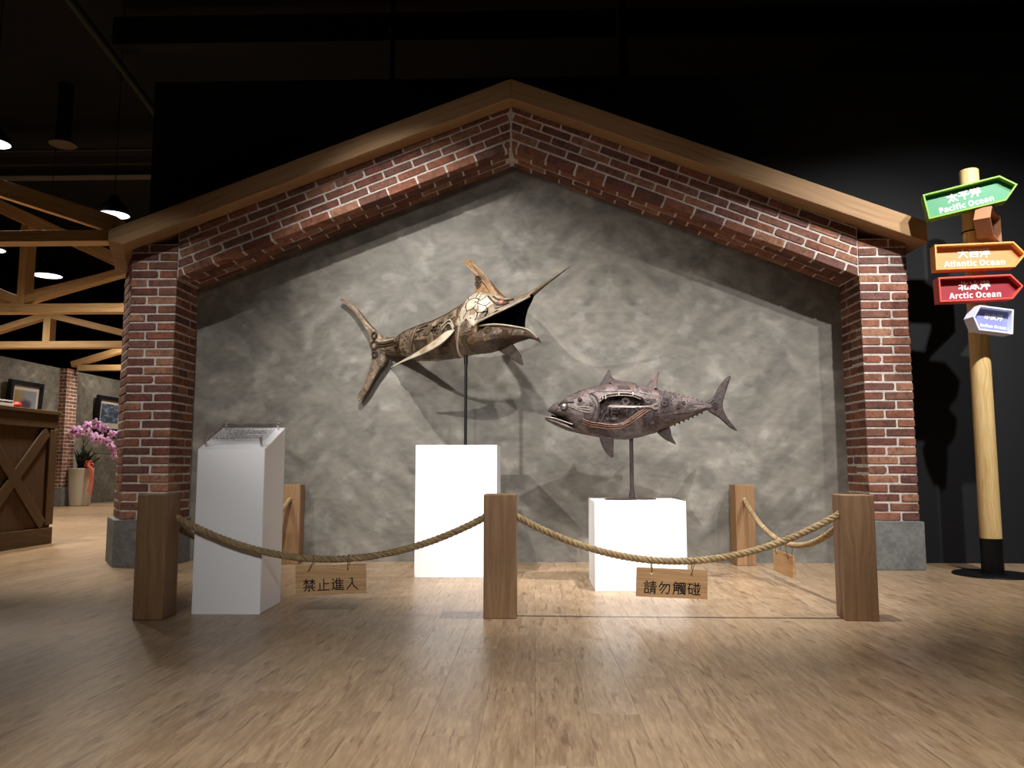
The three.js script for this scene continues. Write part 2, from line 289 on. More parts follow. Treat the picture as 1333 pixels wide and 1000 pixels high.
// brick gable between the pillars: two raking halves
const XC = -0.2, YP = 3.64, GS = 0.392, XL = -3.13, XR = 2.785;
for (const side of [-1, 1]) {
  const t = thing('brick_gable', side < 0 ? 'left raking half of the brick gable, darker with a lit patch along its lower edge' : 'right raking half of the brick gable, rising from the pillar by the signpost', 'gable', [XC, YP, ZF], 0, null, 'structure');
  const al = Math.atan(GS), L = (side < 0 ? XC - XL : XR - XC), len = L / Math.cos(al), e = [Math.cos(al), -Math.sin(al)], nrm = [Math.sin(al), Math.cos(al)];
  const mir = p => side < 0 ? [-p[0], p[1]] : p;
  const fix = p => side < 0 ? p.map(mir).reverse() : p;
  const corePts = fix([[0, 0.006], [L, 0.006 - L * GS], [L, 0.5 - L * GS], [0, 0.5]]);
  mesh('mortar_core', uvm(extr(corePts, 0.441, 0).translate(0, 0, -0.447), 0.5), M.mortar, t);
  for (let k = 0; k < 6; k++) {
    const off = (k % 2 ? 0.137 : 0) + 0.02 * Math.sin(k * 2.1);
    for (let s = -0.5 + off; s < len + 0.4; s += 0.275) {
      const yb = k ? k * CO : -0.009, cs = [[s, yb], [s + 0.275, yb], [s + 0.275, (k + 1) * CO], [s, (k + 1) * CO]];
      let p = cs.map(([a, b]) => [a * e[0] + b * nrm[0], a * e[1] + b * nrm[1]]);
      p = clipPoly(p, 1, 0, 0); if (p.length > 2) p = clipPoly(p, -1, 0, L);
      if (p.length > 2 && area(p) > 0.0015) addBrick(t, fix(p), -0.105, 0);
    }
  }
  // soffit rows seen from below
  const ex = side < 0 ? [-e[0], e[1], 0] : [e[0], e[1], 0];
  for (let row = 0; row < 3; row++) {
    const d0 = 0.112 + row * 0.111, d1 = d0 + 0.111, off = row % 2 ? 0.05 : 0.19;
    for (let s = -0.275 + off; s < len; s += 0.275) {
      const a = Math.max(s, 0.01), b = Math.min(s + 0.275, len - 0.01); if (b - a < 0.05) continue;
      const m = side < 0 ? basis([0, 0, 0], ex.map(v => -v), [0, 0, 1], [nrm[0], -nrm[1], 0]) : basis([0, 0, 0], ex, [0, 0, 1], [-nrm[0], -nrm[1], 0]);
      const r4 = side < 0 ? rect(-b, -d1, -a, -d0) : rect(a, -d1, b, -d0);
      addBrick(t, r4, -0.03, 0, m);
    }
  }
}
// timber roof beams capping the gable
for (const side of [-1, 1]) {
  const sl = side < 0 ? 0.38 : 0.374, L = side < 0 ? 3.475 : 3.49, al = Math.atan(sl);
  const t = thing('roof_beam', side < 0 ? 'left sloping timber beam capping the brick gable' : 'right sloping timber beam capping the brick gable, ending beside the signpost', 'beam', [-0.195, 4.198, -6.62], 0, null, 'structure');
  let pts = [[0, 0], [0, -0.181], [L, -0.181 - L * sl], [L, -L * sl]];
  if (side < 0) pts = [[0, 0], [0, -0.181], [L - 0.13, -0.181 - (L - 0.13) * sl], [L, -L * sl - 0.095], [L, -L * sl]];
  const c = Math.cos(al), s = Math.sin(al);
  let loc = pts.map(([x, y]) => [x * c - y * s, x * s + y * c]);
  if (side < 0) loc = loc.map(p => [-p[0], p[1]]);
  let g = extr(side < 0 ? loc.slice().reverse() : loc, 0.65, 0.006); g.translate(0, 0, -0.656);
  if (side < 0) { const p = g.attributes.position; for (let i = 0; i < p.count; i++) if (p.getX(i) < -3 && p.getZ(i) < -0.1) p.setX(i, p.getX(i) - 0.29); g.computeVertexNormals(); }
  g = uvGrain(g, 'x', 1.6, 0.5, 0.3 * side);
  g.rotateZ(side < 0 ? al : -al);
  mesh('timber', g, M.beam, t);
}

// ---------------------------------------------------------------- room shell
{
  const t = thing('wall_back', 'grey trowelled plaster wall under the brick gable', 'wall', [XC, 0, ZW], 0, null, 'structure');
  const g = extr([[-3.02, 0], [3.05, 0], [3.05, YP - 3.05 * GS + 0.1], [0, YP + 0.1], [-3.02, YP - 3.02 * GS + 0.1]], 0.02, 0).translate(0, 0, -0.02);
  mesh('plaster_panel', uvGrain(g, 'y', 4.2, 5.6, 0.1, 0.1), M.plaster, t);
  const s = (n, geo, m, label) => tag(mesh(n, geo, m), label, n.startsWith('ceil') ? 'ceiling' : 'wall', null, 'structure');
  s('wall_partition', uvm(box(12.64, 4.53, 0.16, 2.68, 2.265, ZW - 0.1)), M.black, 'matt black partition wall behind the brick gable and signpost');
  s('wall_left', uvGrain(box(0.2, 2.95, 17, -10.3, 1.475, -14.5), 'y', 3.2, 4.2), M.plaster, 'grey plaster wall of the hall on the left with framed pictures');
  s('wall_far', box(26, 6.4, 0.2, -3, 3.2, -24.1), M.black, 'black end wall far behind the partition');
  s('wall_west', box(0.2, 6.4, 30, -14.1, 3.2, -9), M.black, 'black outer wall beyond the picture wall');
  s('wall_east', box(0.2, 6.4, 30, 9.1, 3.2, -9), M.black, 'black side wall to the right of the signpost');
  s('wall_front', box(23.4, 6.4, 0.2, -2.5, 3.2, 6.1), M.black, 'black wall behind the viewer');
  s('ceiling', box(23.4, 0.2, 30.4, -2.5, 6.5, -9), M.ceil, 'black open ceiling high above the hall');
}
// floor of printed planks, grain running away from the viewer
{
  const fl = thing('floor', 'brown wood-look plank floor', 'floor', [0, 0, 0], 0, null, 'structure');
  mesh('subfloor', box(23.4, 0.1, 30.4, -2.5, -0.056, -9), M.black, fl);
  const PW = 0.178, PL = 1.22, th = 0.006, vars = [];
  for (let i = 0; i < 12; i++) { let g = rbox(PW - 0.0005, th, PL - 0.0006, 0.0007, 0, -th / 2, 0); vars.push(uvGrain(g, 'z', 2.7, 1.0, hash(i, 1, 9) * 3, hash(i, 2, 9) * 3)); }
  const r = rng(99), far = floorMats.map(() => []);
  for (let c = -79; c < 51; c++) {
    const x = (c + 0.5) * PW, off = ((c * 7) % 5 + 5) % 5 / 5 * PL;
    for (let k = -3; k < 23; k++) {
      const z = 2.5 - off - (k + 0.5) * PL, vi = Math.floor(r() * 12), mi = Math.floor(r() * 4);
      if (x > 9 || x < -14 || z < -23.4 || z > 5.4) continue;
      const near = z < -1.0 && z > -7.5 && Math.abs(x + 0.02 * z) < 0.7 * -z + 0.4 && x > -4.9 && x < 5;
      if (near) { const m = mesh('plank', vars[vi], floorMats[mi], fl); m.position.set(x, 0, z); }
      else far[mi].push(vars[vi].clone().translate(x, 0, z));
    }
  }
  far.forEach((l, i) => { const m = mesh('far_planks', merge(l), floorMats[i], fl); m.userData.kind = 'stuff'; });
}

// ---------------------------------------------------------------- spotlights on ceiling tracks, plus the added fill lamps
{
  for (const [z, x0, x1, w] of [[-4.45, -3.6, 5, 'above the rope barrier'], [0.3, -5, 3, 'above the visitors']]) {
    const t = thing('lighting_track', 'black ceiling lighting track ' + w, 'track', [(x0 + x1) / 2, 4.88, z]);
    mesh('rail', rbox(x1 - x0, 0.035, 0.04, 0.004), M.blackMetal, t);
    for (const q of [-0.4, 0, 0.4]) mesh('hanger_rod', cyl(0.006, 0.006, 1.5, 8, q * (x1 - x0), 0.765, 0), M.blackMetal, t);
  }
  for (const [x, y, z, tx, ty, tz, cd, ang, pen, label, col] of SPOTS) {
    const t = thing('track_or_fill_spotlight', label, 'spotlight', [x, y, z]);
    const d = new THREE.Vector3(tx - x, ty - y, tz - z).normalize(), q = new THREE.Quaternion().setFromUnitVectors(new THREE.Vector3(0, -1, 0), d);
    const can = mesh('lamp_can', new THREE.LatheGeometry([[0.001, 0.14], [0.035, 0.14], [0.045, 0.12], [0.048, 0.0], [0.048, -0.06], [0.044, -0.06], [0.044, -0.03], [0.001, -0.03]].map(p => new THREE.Vector2(...p)), 24), M.blackMetal, t); can.quaternion.copy(q);
    const lens = mesh('lens', cyl(0.042, 0.042, 0.006, 24, 0, -0.04, 0), std({ color: 0x222222, emissive: col, emissiveIntensity: 2.5 }), can);
    mesh('yoke', cyl(0.008, 0.008, 0.12, 8, 0, 0.2, 0), M.blackMetal, t);
    const L = new THREE.SpotLight(col, cd, 0, THREE.MathUtils.degToRad(ang), pen, 2); L.position.set(x, y, z).addScaledVector(d, 0.075); L.target.position.set(tx, ty, tz); L.castShadow = true; L.shadow.radius = 2; L.shadow.mapSize.set(1024, 1024);
    L.name = 'spot_light'; scene.add(L); scene.add(L.target); L.target.name = 'spot_target';
  }
}

// ---------------------------------------------------------------- barrier posts
const POST_H = 0.69;
const POSTS = [
  [-2.149, -4.566, 0.0, 0.172, 'dark brown square timber post left of the white lectern'],
  [-0.195, -4.665, 0.0, 0.187, 'square timber post in the middle of the rope barrier'],
  [1.812, -4.65, -0.09, 0.18, 'square timber post at the right front corner of the barrier'],
  [1.815, -7.115, 0.08, 0.17, 'timber post standing against the plaster wall at the right'],
  [-2.145, -7.105, 0.05, 0.17, 'timber post against the plaster wall, half hidden behind the white lectern'],
];
POSTS.forEach(([x, z, a, s, label], i) => {
  const t = thing('barrier_post', label, 'post', [x, 0, z], a, 'timber posts of the rope barrier');
  mesh('post_shaft', uvGrain(rbox(s, POST_H, s, 0.006, 0, POST_H / 2, 0, 2), 'y', 1.1, 0.45, i * 0.31, i * 0.17), M.post, t);
});

// ---------------------------------------------------------------- ropes: three strands laid around a sagging line
function sagCurve(a, b, sag, n = 60) { const pts = []; for (let i = 0; i <= n; i++) { const t = i / n; pts.push(new THREE.Vector3(lerp(a[0], b[0], t), lerp(a[1], b[1], t) - sag * 4 * t * (1 - t), lerp(a[2], b[2], t))); } return new THREE.CatmullRomCurve3(pts); }
function makeRope(label, a, b, sag) {
  const c = sagCurve(a, b, sag), len = c.getLength(), N = Math.round(len / 0.009), gs = [];
  const fr = []; for (let i = 0; i <= N; i++) { const p = c.getPointAt(i / N), tg = c.getTangentAt(i / N), up = new THREE.Vector3(0, 1, 0), s = new THREE.Vector3().crossVectors(tg, up).normalize(), u = new THREE.Vector3().crossVectors(s, tg); fr.push([p, s, u]); }
  for (let k = 0; k < 3; k++) {
    const pts = fr.map(([p, s, u], i) => { const th = k * 2.0944 - (i / N) * len / 0.088 * 6.28318; return p.clone().addScaledVector(s, Math.cos(th) * 0.0098).addScaledVector(u, Math.sin(th) * 0.0098); });
    const g = new THREE.TubeGeometry(new THREE.CatmullRomCurve3(pts), N * 2, 0.0112, 7, false);
    const uv = g.attributes.uv; for (let i = 0; i < uv.count; i++) uv.setXY(i, uv.getX(i) * len * 3, uv.getY(i) + k * 0.3 + uv.getX(i) * len * 2.5);
    gs.push(g);
  }
  const t = thing('rope', label, 'rope', [0, 0, 0], 0, 'twisted ropes of the barrier');
  mesh('strands', gs, M.rope, t); return c;
}
const ropeL = makeRope('twisted rope sagging in front of the white lectern and marlin pedestal', [-2.085, 0.565, -4.615], [-0.27, 0.566, -4.655], 0.247);
const ropeR = makeRope('twisted rope sagging in front of the tuna pedestal', [-0.12, 0.572, -4.655], [1.735, 0.585, -4.63], 0.266);
const ropeSR = makeRope('rope running back from the right front post to the post by the wall', [1.815, 0.57, -4.72], [1.815, 0.57, -7.045], 0.275);
makeRope('rope running back from the left front post, mostly hidden by the white lectern', [-2.155, 0.56, -4.64], [-2.145, 0.57, -7.04], 0.26);

// ---------------------------------------------------------------- lettering: CJK strokes as thin raised bars on a 100 x 100 grid (y down)
const GLYPH = {
  '禁': '8,18,46,18 27,6,27,48 27,20,8,42 27,20,44,40 54,18,92,18 73,6,73,48 73,20,56,42 73,20,94,42 22,56,78,56 6,68,94,68 50,68,50,94 50,94,40,90 28,76,12,92 70,76,88,92',
  '止': '52,8,52,90 52,42,90,42 22,40,22,90 5,90,95,90',
  '進': '10,10,22,22 5,38,20,38 20,38,14,58 14,58,20,72 20,72,6,88 18,74,34,88 34,88,96,91 46,6,32,34 40,24,40,78 62,6,68,20 40,24,92,24 40,42,88,42 40,60,88,60 40,77,94,77 66,24,66,77',
  '入': '36,9,54,9 54,9,50,42 50,42,8,92 51,38,66,70 66,70,95,92',
  '請': '20,3,28,11 4,20,44,20 10,34,38,34 10,48,38,48 10,62,38,62 10,62,10,92 38,62,38,92 10,90,38,90 50,14,94,14 54,28,90,28 46,42,98,42 72,4,72,42 56,54,56,80 56,80,50,96 56,54,88,54 88,54,88,94 88,94,78,92 56,67,88,67 56,80,88,80',
  '勿': '32,6,8,44 26,26,88,26 88,26,85,70 85,70,75,94 75,94,60,88 48,28,14,72 68,28,26,92',
  '觸': '22,4,6,26 18,12,40,12 40,12,32,26 10,28,44,28 12,28,12,70 12,70,4,94 44,28,44,94 12,46,44,46 12,64,44,64 28,28,28,64 52,10,96,10 52,10,52,30 96,10,96,30 52,30,96,30 66,10,66,30 82,10,82,30 58,36,50,52 56,42,96,42 96,42,94,92 94,92,86,88 60,54,84,54 60,54,60,70 84,54,84,70 60,70,84,70 72,48,72,86 56,87,86,84 82,78,88,90',
  '碰': '4,14,42,14 22,14,6,52 14,48,38,48 14,48,14,84 38,48,38,84 14,82,38,82 58,4,64,18 86,4,80,18 46,24,98,24 44,90,99,90 64,24,64,90 80,24,80,90 50,40,56,70 94,40,88,70',
  '太': '6,34,94,34 50,6,46,46 46,46,8,92 52,40,92,92 38,72,52,88', '平': '12,12,88,12 28,22,36,42 72,22,64,42 4,52,96,52 50,12,50,96',
  '洋': '10,10,22,20 4,36,16,46 6,92,24,60 44,4,52,18 82,4,74,18 34,22,94,22 38,42,90,42 30,62,98,62 64,22,64,97',
  '大': '6,36,94,36 50,6,46,50 46,50,8,94 52,44,92,94', '西': '4,12,96,12 12,34,88,34 12,34,12,94 88,34,88,94 12,88,88,88 38,12,38,50 38,50,26,66 62,12,62,62 62,62,78,62',
  '北': '36,8,36,94 8,38,36,38 4,78,36,66 62,8,62,84 62,86,94,90 94,90,94,74 92,24,62,46', '冰': '10,16,22,28 6,90,24,56 62,6,62,92 62,92,50,86 32,34,54,34 54,34,32,82 90,22,66,42 64,40,96,88',
  '印': '36,6,12,18 14,16,14,84 14,48,42,48 8,88,44,78 56,16,92,16 56,16,56,96 92,16,92,70 92,70,78,68', '度': '50,2,54,12 12,16,94,16 16,16,14,60 14,60,4,96 24,34,94,34 42,24,42,52 74,24,74,52 42,50,74,50 30,64,80,64 80,64,24,96 38,68,92,96',
};
function cjk(str, size, pitch, w, depth) { // centred on the origin, facing +z
  const gs = [], W = pitch * (str.length - 1) + size;
  [...str].forEach((ch, i) => GLYPH[ch].split(' ').forEach(s => {
    const [a, b, c, d] = s.split(',').map(Number), x0 = -W / 2 + i * pitch + a / 100 * size, y0 = size / 2 - b / 100 * size, x1 = -W / 2 + i * pitch + c / 100 * size, y1 = size / 2 - d / 100 * size;
    const l = Math.hypot(x1 - x0, y1 - y0); gs.push(box(l + w * 0.9, w, depth).rotateZ(Math.atan2(y1 - y0, x1 - x0)).translate((x0 + x1) / 2, (y0 + y1) / 2, depth / 2));
  }));
  return merge(gs);
}
const font = await new FontLoader().loadAsync('fonts/droid/droid_sans_bold.typeface.json');
function latin(str, size, depth) { const g = new TextGeometry(str, { font, size, depth, curveSegments: 3, bevelEnabled: false }); g.computeBoundingBox(); const b = g.boundingBox; g.translate(-(b.min.x + b.max.x) / 2, -(b.min.y + b.max.y) / 2, 0); return g; }

// ---------------------------------------------------------------- hanging wooden notices
function notice(label, cx, cy, z, roll, yaw, w, h, text, rope, tx, holeX) {
  const t = thing('hanging_notice', label, 'sign', [cx, cy, z], yaw);
  const th = 0.016, hy = h / 2 - 0.028;
  const hole = x => { const q = []; for (let i = 0; i < 12; i++) q.push([x + 0.0065 * Math.cos(-i / 12 * 6.283), hy + 0.0065 * Math.sin(-i / 12 * 6.283)]); return q; };
  const g = extr(rect(-w / 2, -h / 2, w / 2, h / 2), th - 0.003, 0.0015, holeX.map(hole)).translate(0, 0, -th / 2 + 0.0015);
  const b = mesh('board', uvGrain(g, 'x', 0.9, 0.35, cx, cy), M.board, t); b.rotation.z = roll;
  if (text) { const l = mesh('lettering', cjk(text, 0.074, 0.082, 0.0062, 0.0008), M.ink, b); l.position.set(0, -0.026, th / 2); l.userData.label = 'black painted characters'; }
  const cr = Math.cos(roll), sr = Math.sin(roll);
  holeX.forEach((hx, i) => {
    const px = hx * cr - hy * sr, py = hx * sr + hy * cr, p = rope.getPointAt(tx[i]);
    const q = new THREE.Vector3(p.x - cx, p.y - cy, p.z - z).applyAxisAngle(new THREE.Vector3(0, 1, 0), -yaw);
    const f = 0.012;
    mesh('cord', [tube([[px, py, f - 0.002], [lerp(px, q.x, 0.5), lerp(py, q.y - 0.02, 0.6), 0.021], [q.x, q.y - 0.01, q.z + 0.0225], [q.x, q.y + 0.0225, q.z], [q.x, q.y - 0.01, q.z - 0.0225], [lerp(px, q.x, 0.5), lerp(py, q.y - 0.02, 0.6), -0.021], [px, py, -f + 0.002], [px, py, f - 0.002]], 0.0024, 40, 6)], M.cord, t);
  });
}
notice('wooden notice lettered 禁止進入 hanging from the left rope', -1.168, 0.203, -4.64, 0.042, 0, 0.404, 0.164, '禁止進入', ropeL, [0.454, 0.559], [-0.125, 0.1]);
notice('wooden notice lettered 請勿觸碰 hanging from the right rope before the tuna pedestal', 0.776, 0.19, -4.643, -0.04, 0, 0.4, 0.16, '請勿觸碰', ropeR, [0.425, 0.547], [-0.115, 0.108]);
notice('blank-backed wooden notice hanging from the side rope before the wall post', 1.815, 0.145, -5.98, 0.02, Math.PI / 2 + 0.05, 0.4, 0.16, null, ropeSR, [0.49, 0.59], [-0.115, 0.115]);

// ---------------------------------------------------------------- white lectern with a plate on standoffs
{
  const t = thing('lectern', 'white sloped-top lectern with a clear text plate behind the left rope', 'lectern', [-1.785, 0, -4.675], 0.02);
  const W = 0.398, D = 0.4, h0 = 0.95, h1 = 1.095;
  const g = extr([[0, 0], [D, 0], [D, h1], [0, h0]], W - 0.006, 0.003); g.rotateY(Math.PI / 2); g.translate(-W / 2 + 0.003, 0, 0);
  mesh('plinth_body', g, M.white, t);
  const sl = Math.atan((h1 - h0) / D), top = new THREE.Group();
  const at = (u, v, lift) => { const s = Math.cos(sl), q = Math.sin(sl); return [u, h0 + v * q + lift * s, -v * s + lift * q]; };
  const plate = mesh('text_plate', rbox(0.365, 0.004, 0.36, 0.001), M.glass, t); plate.position.set(...at(0, 0.215, 0.038)); plate.rotation.x = sl; plate.userData.label = 'clear plate printed with rows of small grey text';
  const r = rng(5), rows = [];
  for (let i = 0; i < 17; i++) { const z = 0.145 - i * 0.0175; let x = -0.14; while (x < 0.14) { const w = rr(0.006, 0.03, r); if (i === 0 ? x < 0.0 : (i % 6 !== 5 || x < 0.04)) rows.push(box(Math.min(w, 0.15 - x), 0.0006, 0.0085, x + w / 2, 0.0024, z)); x += w + rr(0.003, 0.006, r); } }
  mesh('printed_text', rows, std({ color: 0x3a3835, roughness: 0.7 }), plate);
  for (const [u, v] of [[-0.165, 0.045], [0.165, 0.045], [-0.165, 0.385], [0.165, 0.385]]) { const m = mesh('standoff', [cyl(0.008, 0.008, 0.036, 16, 0, 0.018, 0), cyl(0.0105, 0.0105, 0.012, 16, 0, 0.047, 0)], M.chrome, t); m.position.set(...at(u, v, 0)); m.rotation.x = sl; }
}
// white pedestals
function pedestal(label, x, z, w, d, h) { const t = thing('pedestal', label, 'pedestal', [x, 0, z]); mesh('plinth_box', rbox(w, h, d, 0.003, 0, h / 2, 0, 1), M.white, t); }
pedestal('tall white box pedestal under the marlin sculpture', -0.607, -6.54, 0.635, 0.64, 1.014);
pedestal('low white box pedestal under the tuna sculpture', 0.725, -5.87, 0.628, 0.6, 0.61);

// ---------------------------------------------------------------- fish building kit
function interp(tab, s) { // monotone-ish cubic through [s, v...] rows
  let i = 0; while (i < tab.length - 2 && s > tab[i + 1][0]) i++;
  const a = tab[Math.max(0, i - 1)], b = tab[i], c = tab[i + 1], d = tab[Math.min(tab.length - 1, i + 2)], t = clamp((s - b[0]) / (c[0] - b[0])), out = [];
  for (let k = 1; k < b.length; k++) {
    const m1 = (c[k] - a[k]) / Math.max(1e-6, c[0] - a[0]) * (c[0] - b[0]), m2 = (d[k] - b[k]) / Math.max(1e-6, d[0] - b[0]) * (c[0] - b[0]);
    const lim = q => { const dd = c[k] - b[k]; return dd === 0 ? 0 : q / dd < 0 ? 0 : Math.abs(q) > 3 * Math.abs(dd) ? 3 * dd : q; };
    const M1 = lim(m1), M2 = lim(m2), t2 = t * t, t3 = t2 * t;
    out.push((2 * t3 - 3 * t2 + 1) * b[k] + (t3 - 2 * t2 + t) * M1 + (-2 * t3 + 3 * t2) * c[k] + (t3 - t2) * M2);
  }
  return out;
}
function polySD(poly, x, y) { // signed distance, negative inside
  let d = 1e9, inside = false;
  for (let i = 0, j = poly.length - 1; i < poly.length; j = i++) {
    const [ax, ay] = poly[i], [bx, by] = poly[j], ex = bx - ax, ey = by - ay, t = clamp(((x - ax) * ex + (y - ay) * ey) / (ex * ex + ey * ey || 1));
    d = Math.min(d, Math.hypot(x - ax - ex * t, y - ay - ey * t)); if ((ay > y) !== (by > y) && x < (bx - ax) * (y - ay) / (by - ay) + ax) inside = !inside;
  }
  return inside ? -d : d;
}
// hull through stations [s, top, bottom, halfwidth]; superellipse sections
function hull(tab, nU, nV, o = {}) {
  const s0 = tab[0][0], s1 = tab[tab.length - 1][0], pw = o.pow || 2, P = [], U = [], I = [], I2 = [], nz = o.noise ?? 0.004;
  for (let i = 0; i <= nU; i++) {
    const s = lerp(s0, s1, i / nU), [tp, bt, w] = interp(tab, s), c = (tp + bt) / 2, h = (tp - bt) / 2;
    for (let j = 0; j <= nV; j++) {
      const th = j / nV * Math.PI * 2, cs = Math.cos(th), sn = Math.sin(th);
      const A = o.arch ? o.arch(s) : 0, ya = bt + (cs > 0 ? (tp - bt) : 0.45 * (tp - bt)) * Math.pow(Math.abs(cs), 2 / pw);
      let y = lerp(c + h * Math.sign(cs) * Math.pow(Math.abs(cs), 2 / pw), ya, A), z = w * Math.sign(sn) * Math.pow(Math.abs(sn), 2 / pw);
      const n = (fbm(s * 14 + 3, th * 3 + (o.seed || 0), 3, 77) - 0.5) * nz * 2 * Math.min(1, w / 0.04); y += n * cs; z += n * sn;
      if (o.carve) { const [dy, dz] = o.carve(s, y, z); y += dy; z += dz; }
      P.push(s, y, z); U.push(s * 1.4 + (o.seed || 0), j / nV * 1.6);
    }
  }
  for (let i = 0; i < nU; i++) for (let j = 0; j < nV; j++) { const a = i * (nV + 1) + j, b = a + nV + 1, und = o.arch && o.arch(lerp(s0, s1, (i + 0.5) / nU)) > 0.3 && Math.cos((j + 0.5) / nV * Math.PI * 2) < 0; (und ? I2 : I).push(a, a + 1, b, b, a + 1, b + 1); }
  for (const i of [0, nU]) { const [tp, bt] = interp(tab, i ? s1 : s0), k = P.length / 3; P.push(i ? s1 : s0, (tp + bt) / 2, 0); U.push(0, 0); for (let j = 0; j < nV; j++) { const a = i * (nV + 1) + j; if (i) I.push(k, a, a + 1); else I.push(k, a + 1, a); } }
  const g = new THREE.BufferGeometry(); g.setAttribute('position', new THREE.Float32BufferAttribute(P, 3)); g.setAttribute('uv', new THREE.Float32BufferAttribute(U, 2)); g.setIndex(I); g.computeVertexNormals();
  let under = null; if (I2.length) { const q = new THREE.BufferGeometry(); q.setAttribute('position', g.attributes.position); q.setAttribute('uv', g.attributes.uv); q.setIndex(I2); under = q.toNonIndexed(); under.computeVertexNormals(); }
  const surf = (s, y) => { const [tp, bt, w] = interp(tab, clamp(s, s0, s1)), A = o.arch ? o.arch(s) : 0, c = lerp((tp + bt) / 2, bt, A), h = lerp((tp - bt) / 2, tp - bt, A), q = clamp(Math.abs((y - c) / h), 0, 0.999); return w * Math.pow(1 - Math.pow(q, pw), 1 / pw); };
  const normal = (s, y) => { const e = 0.004, z = surf(s, y), zx = (surf(s + e, y) - surf(s - e, y)) / (2 * e), zy = (surf(s, y + e) - surf(s, y - e)) / (2 * e); return new THREE.Vector3(-zx, -zy, 1).normalize(); };
  return { g, surf, normal, under };
}
// fin: outline extruded with thickness easing from root to tip
function fin(pts, th, thick, n = 50, closed = true) {
  const o = smoothPts(pts, n, closed); o.pop(); if (area(o) < 0) o.reverse();
  const q = extr(o, th * 0.4, th * 0.3, [], 2).translate(0, 0, -th * 0.2), p = q.attributes.position;
  for (let i = 0; i < p.count; i++) p.setZ(i, p.getZ(i) * thick(p.getX(i), p.getY(i)));
  q.computeVertexNormals(); return uvm(q, 0.7);
}
const onSurf = (H, pts, lift = 0.004, zs = 1) => pts.map(([x, y]) => [x, y, zs * (H.surf(x, y) + lift)]);
function drape(H, pts, r, n = 30, lift = 0.002) { const c = new THREE.CatmullRomCurve3(pts.map(p => new THREE.Vector3(p[0], p[1], 0)), false, 'centripetal').getPoints(n).map(v => [v.x, v.y]); return tube(onSurf(H, c, lift), r, n * 2, 6); }
function place(g, H, x, y, lift = 0.004) { const n = H.normal(x, y), q = new THREE.Quaternion().setFromUnitVectors(new THREE.Vector3(0, 0, 1), n), z = H.surf(x, y); return g.applyQuaternion(q).translate(x + n.x * lift, y + n.y * lift, z + n.z * lift); }
function gearGeo(R, teeth = 8, th = 0.008) { const o = []; for (let i = 0; i < teeth * 4; i++) { const a = i / (teeth * 4) * 6.283, r = (i % 4 < 2) ? R : R * 0.8; o.push([r * Math.cos(a), r * Math.sin(a)]); } const h = []; for (let i = 0; i < 14; i++) { const a = -i / 14 * 6.283; h.push([R * 0.42 * Math.cos(a), R * 0.42 * Math.sin(a)]); } return extr(o, th, 0.0012, [h]); }
const ringGeo = (R, r) => new THREE.TorusGeometry(R, r, 8, 24);
const rivet = r => new THREE.SphereGeometry(r, 10, 6).scale(1, 1, 0.6);
// raised patch of sheet metal following the hull
function patch(H, poly, lift = 0.004) {
  const cx = poly.reduce((a, p) => a + p[0], 0) / poly.length, cy = poly.reduce((a, p) => a + p[1], 0) / poly.length, pts = [];
  for (let i = 0; i < poly.length; i++) { const a = poly[i], b = poly[(i + 1) % poly.length]; for (let k = 0; k < 4; k++) pts.push([lerp(a[0], b[0], k / 4), lerp(a[1], b[1], k / 4)]); }
  if (area(pts) < 0) pts.reverse();
  const P = [], U = [], I = [], n = pts.length, rings = [[1.0, -0.004], [1.0, lift * 0.7], [0.94, lift], [0.5, lift * 1.1]];
  for (const [k, l] of rings) for (const [x, y] of pts) { const X = cx + (x - cx) * k, Y = cy + (y - cy) * k; P.push(X, Y, H.surf(X, Y) + l); U.push(X * 1.9 + cx * 5, Y * 1.9 + cy * 3); }
  for (let r = 0; r < rings.length - 1; r++) for (let i = 0; i < n; i++) { const a = r * n + i, b = r * n + (i + 1) % n; I.push(a, b, a + n, b, b + n, a + n); }
  const c = P.length / 3; P.push(cx, cy, H.surf(cx, cy) + lift * 1.1); U.push(cx, cy); const l0 = (rings.length - 1) * n; for (let i = 0; i < n; i++) I.push(c, l0 + i, l0 + (i + 1) % n);
  const g = new THREE.BufferGeometry(); g.setAttribute('position', new THREE.Float32BufferAttribute(P, 3)); g.setAttribute('uv', new THREE.Float32BufferAttribute(U, 2)); g.setIndex(I); const q = g.toNonIndexed(); q.computeVertexNormals(); return q;
}

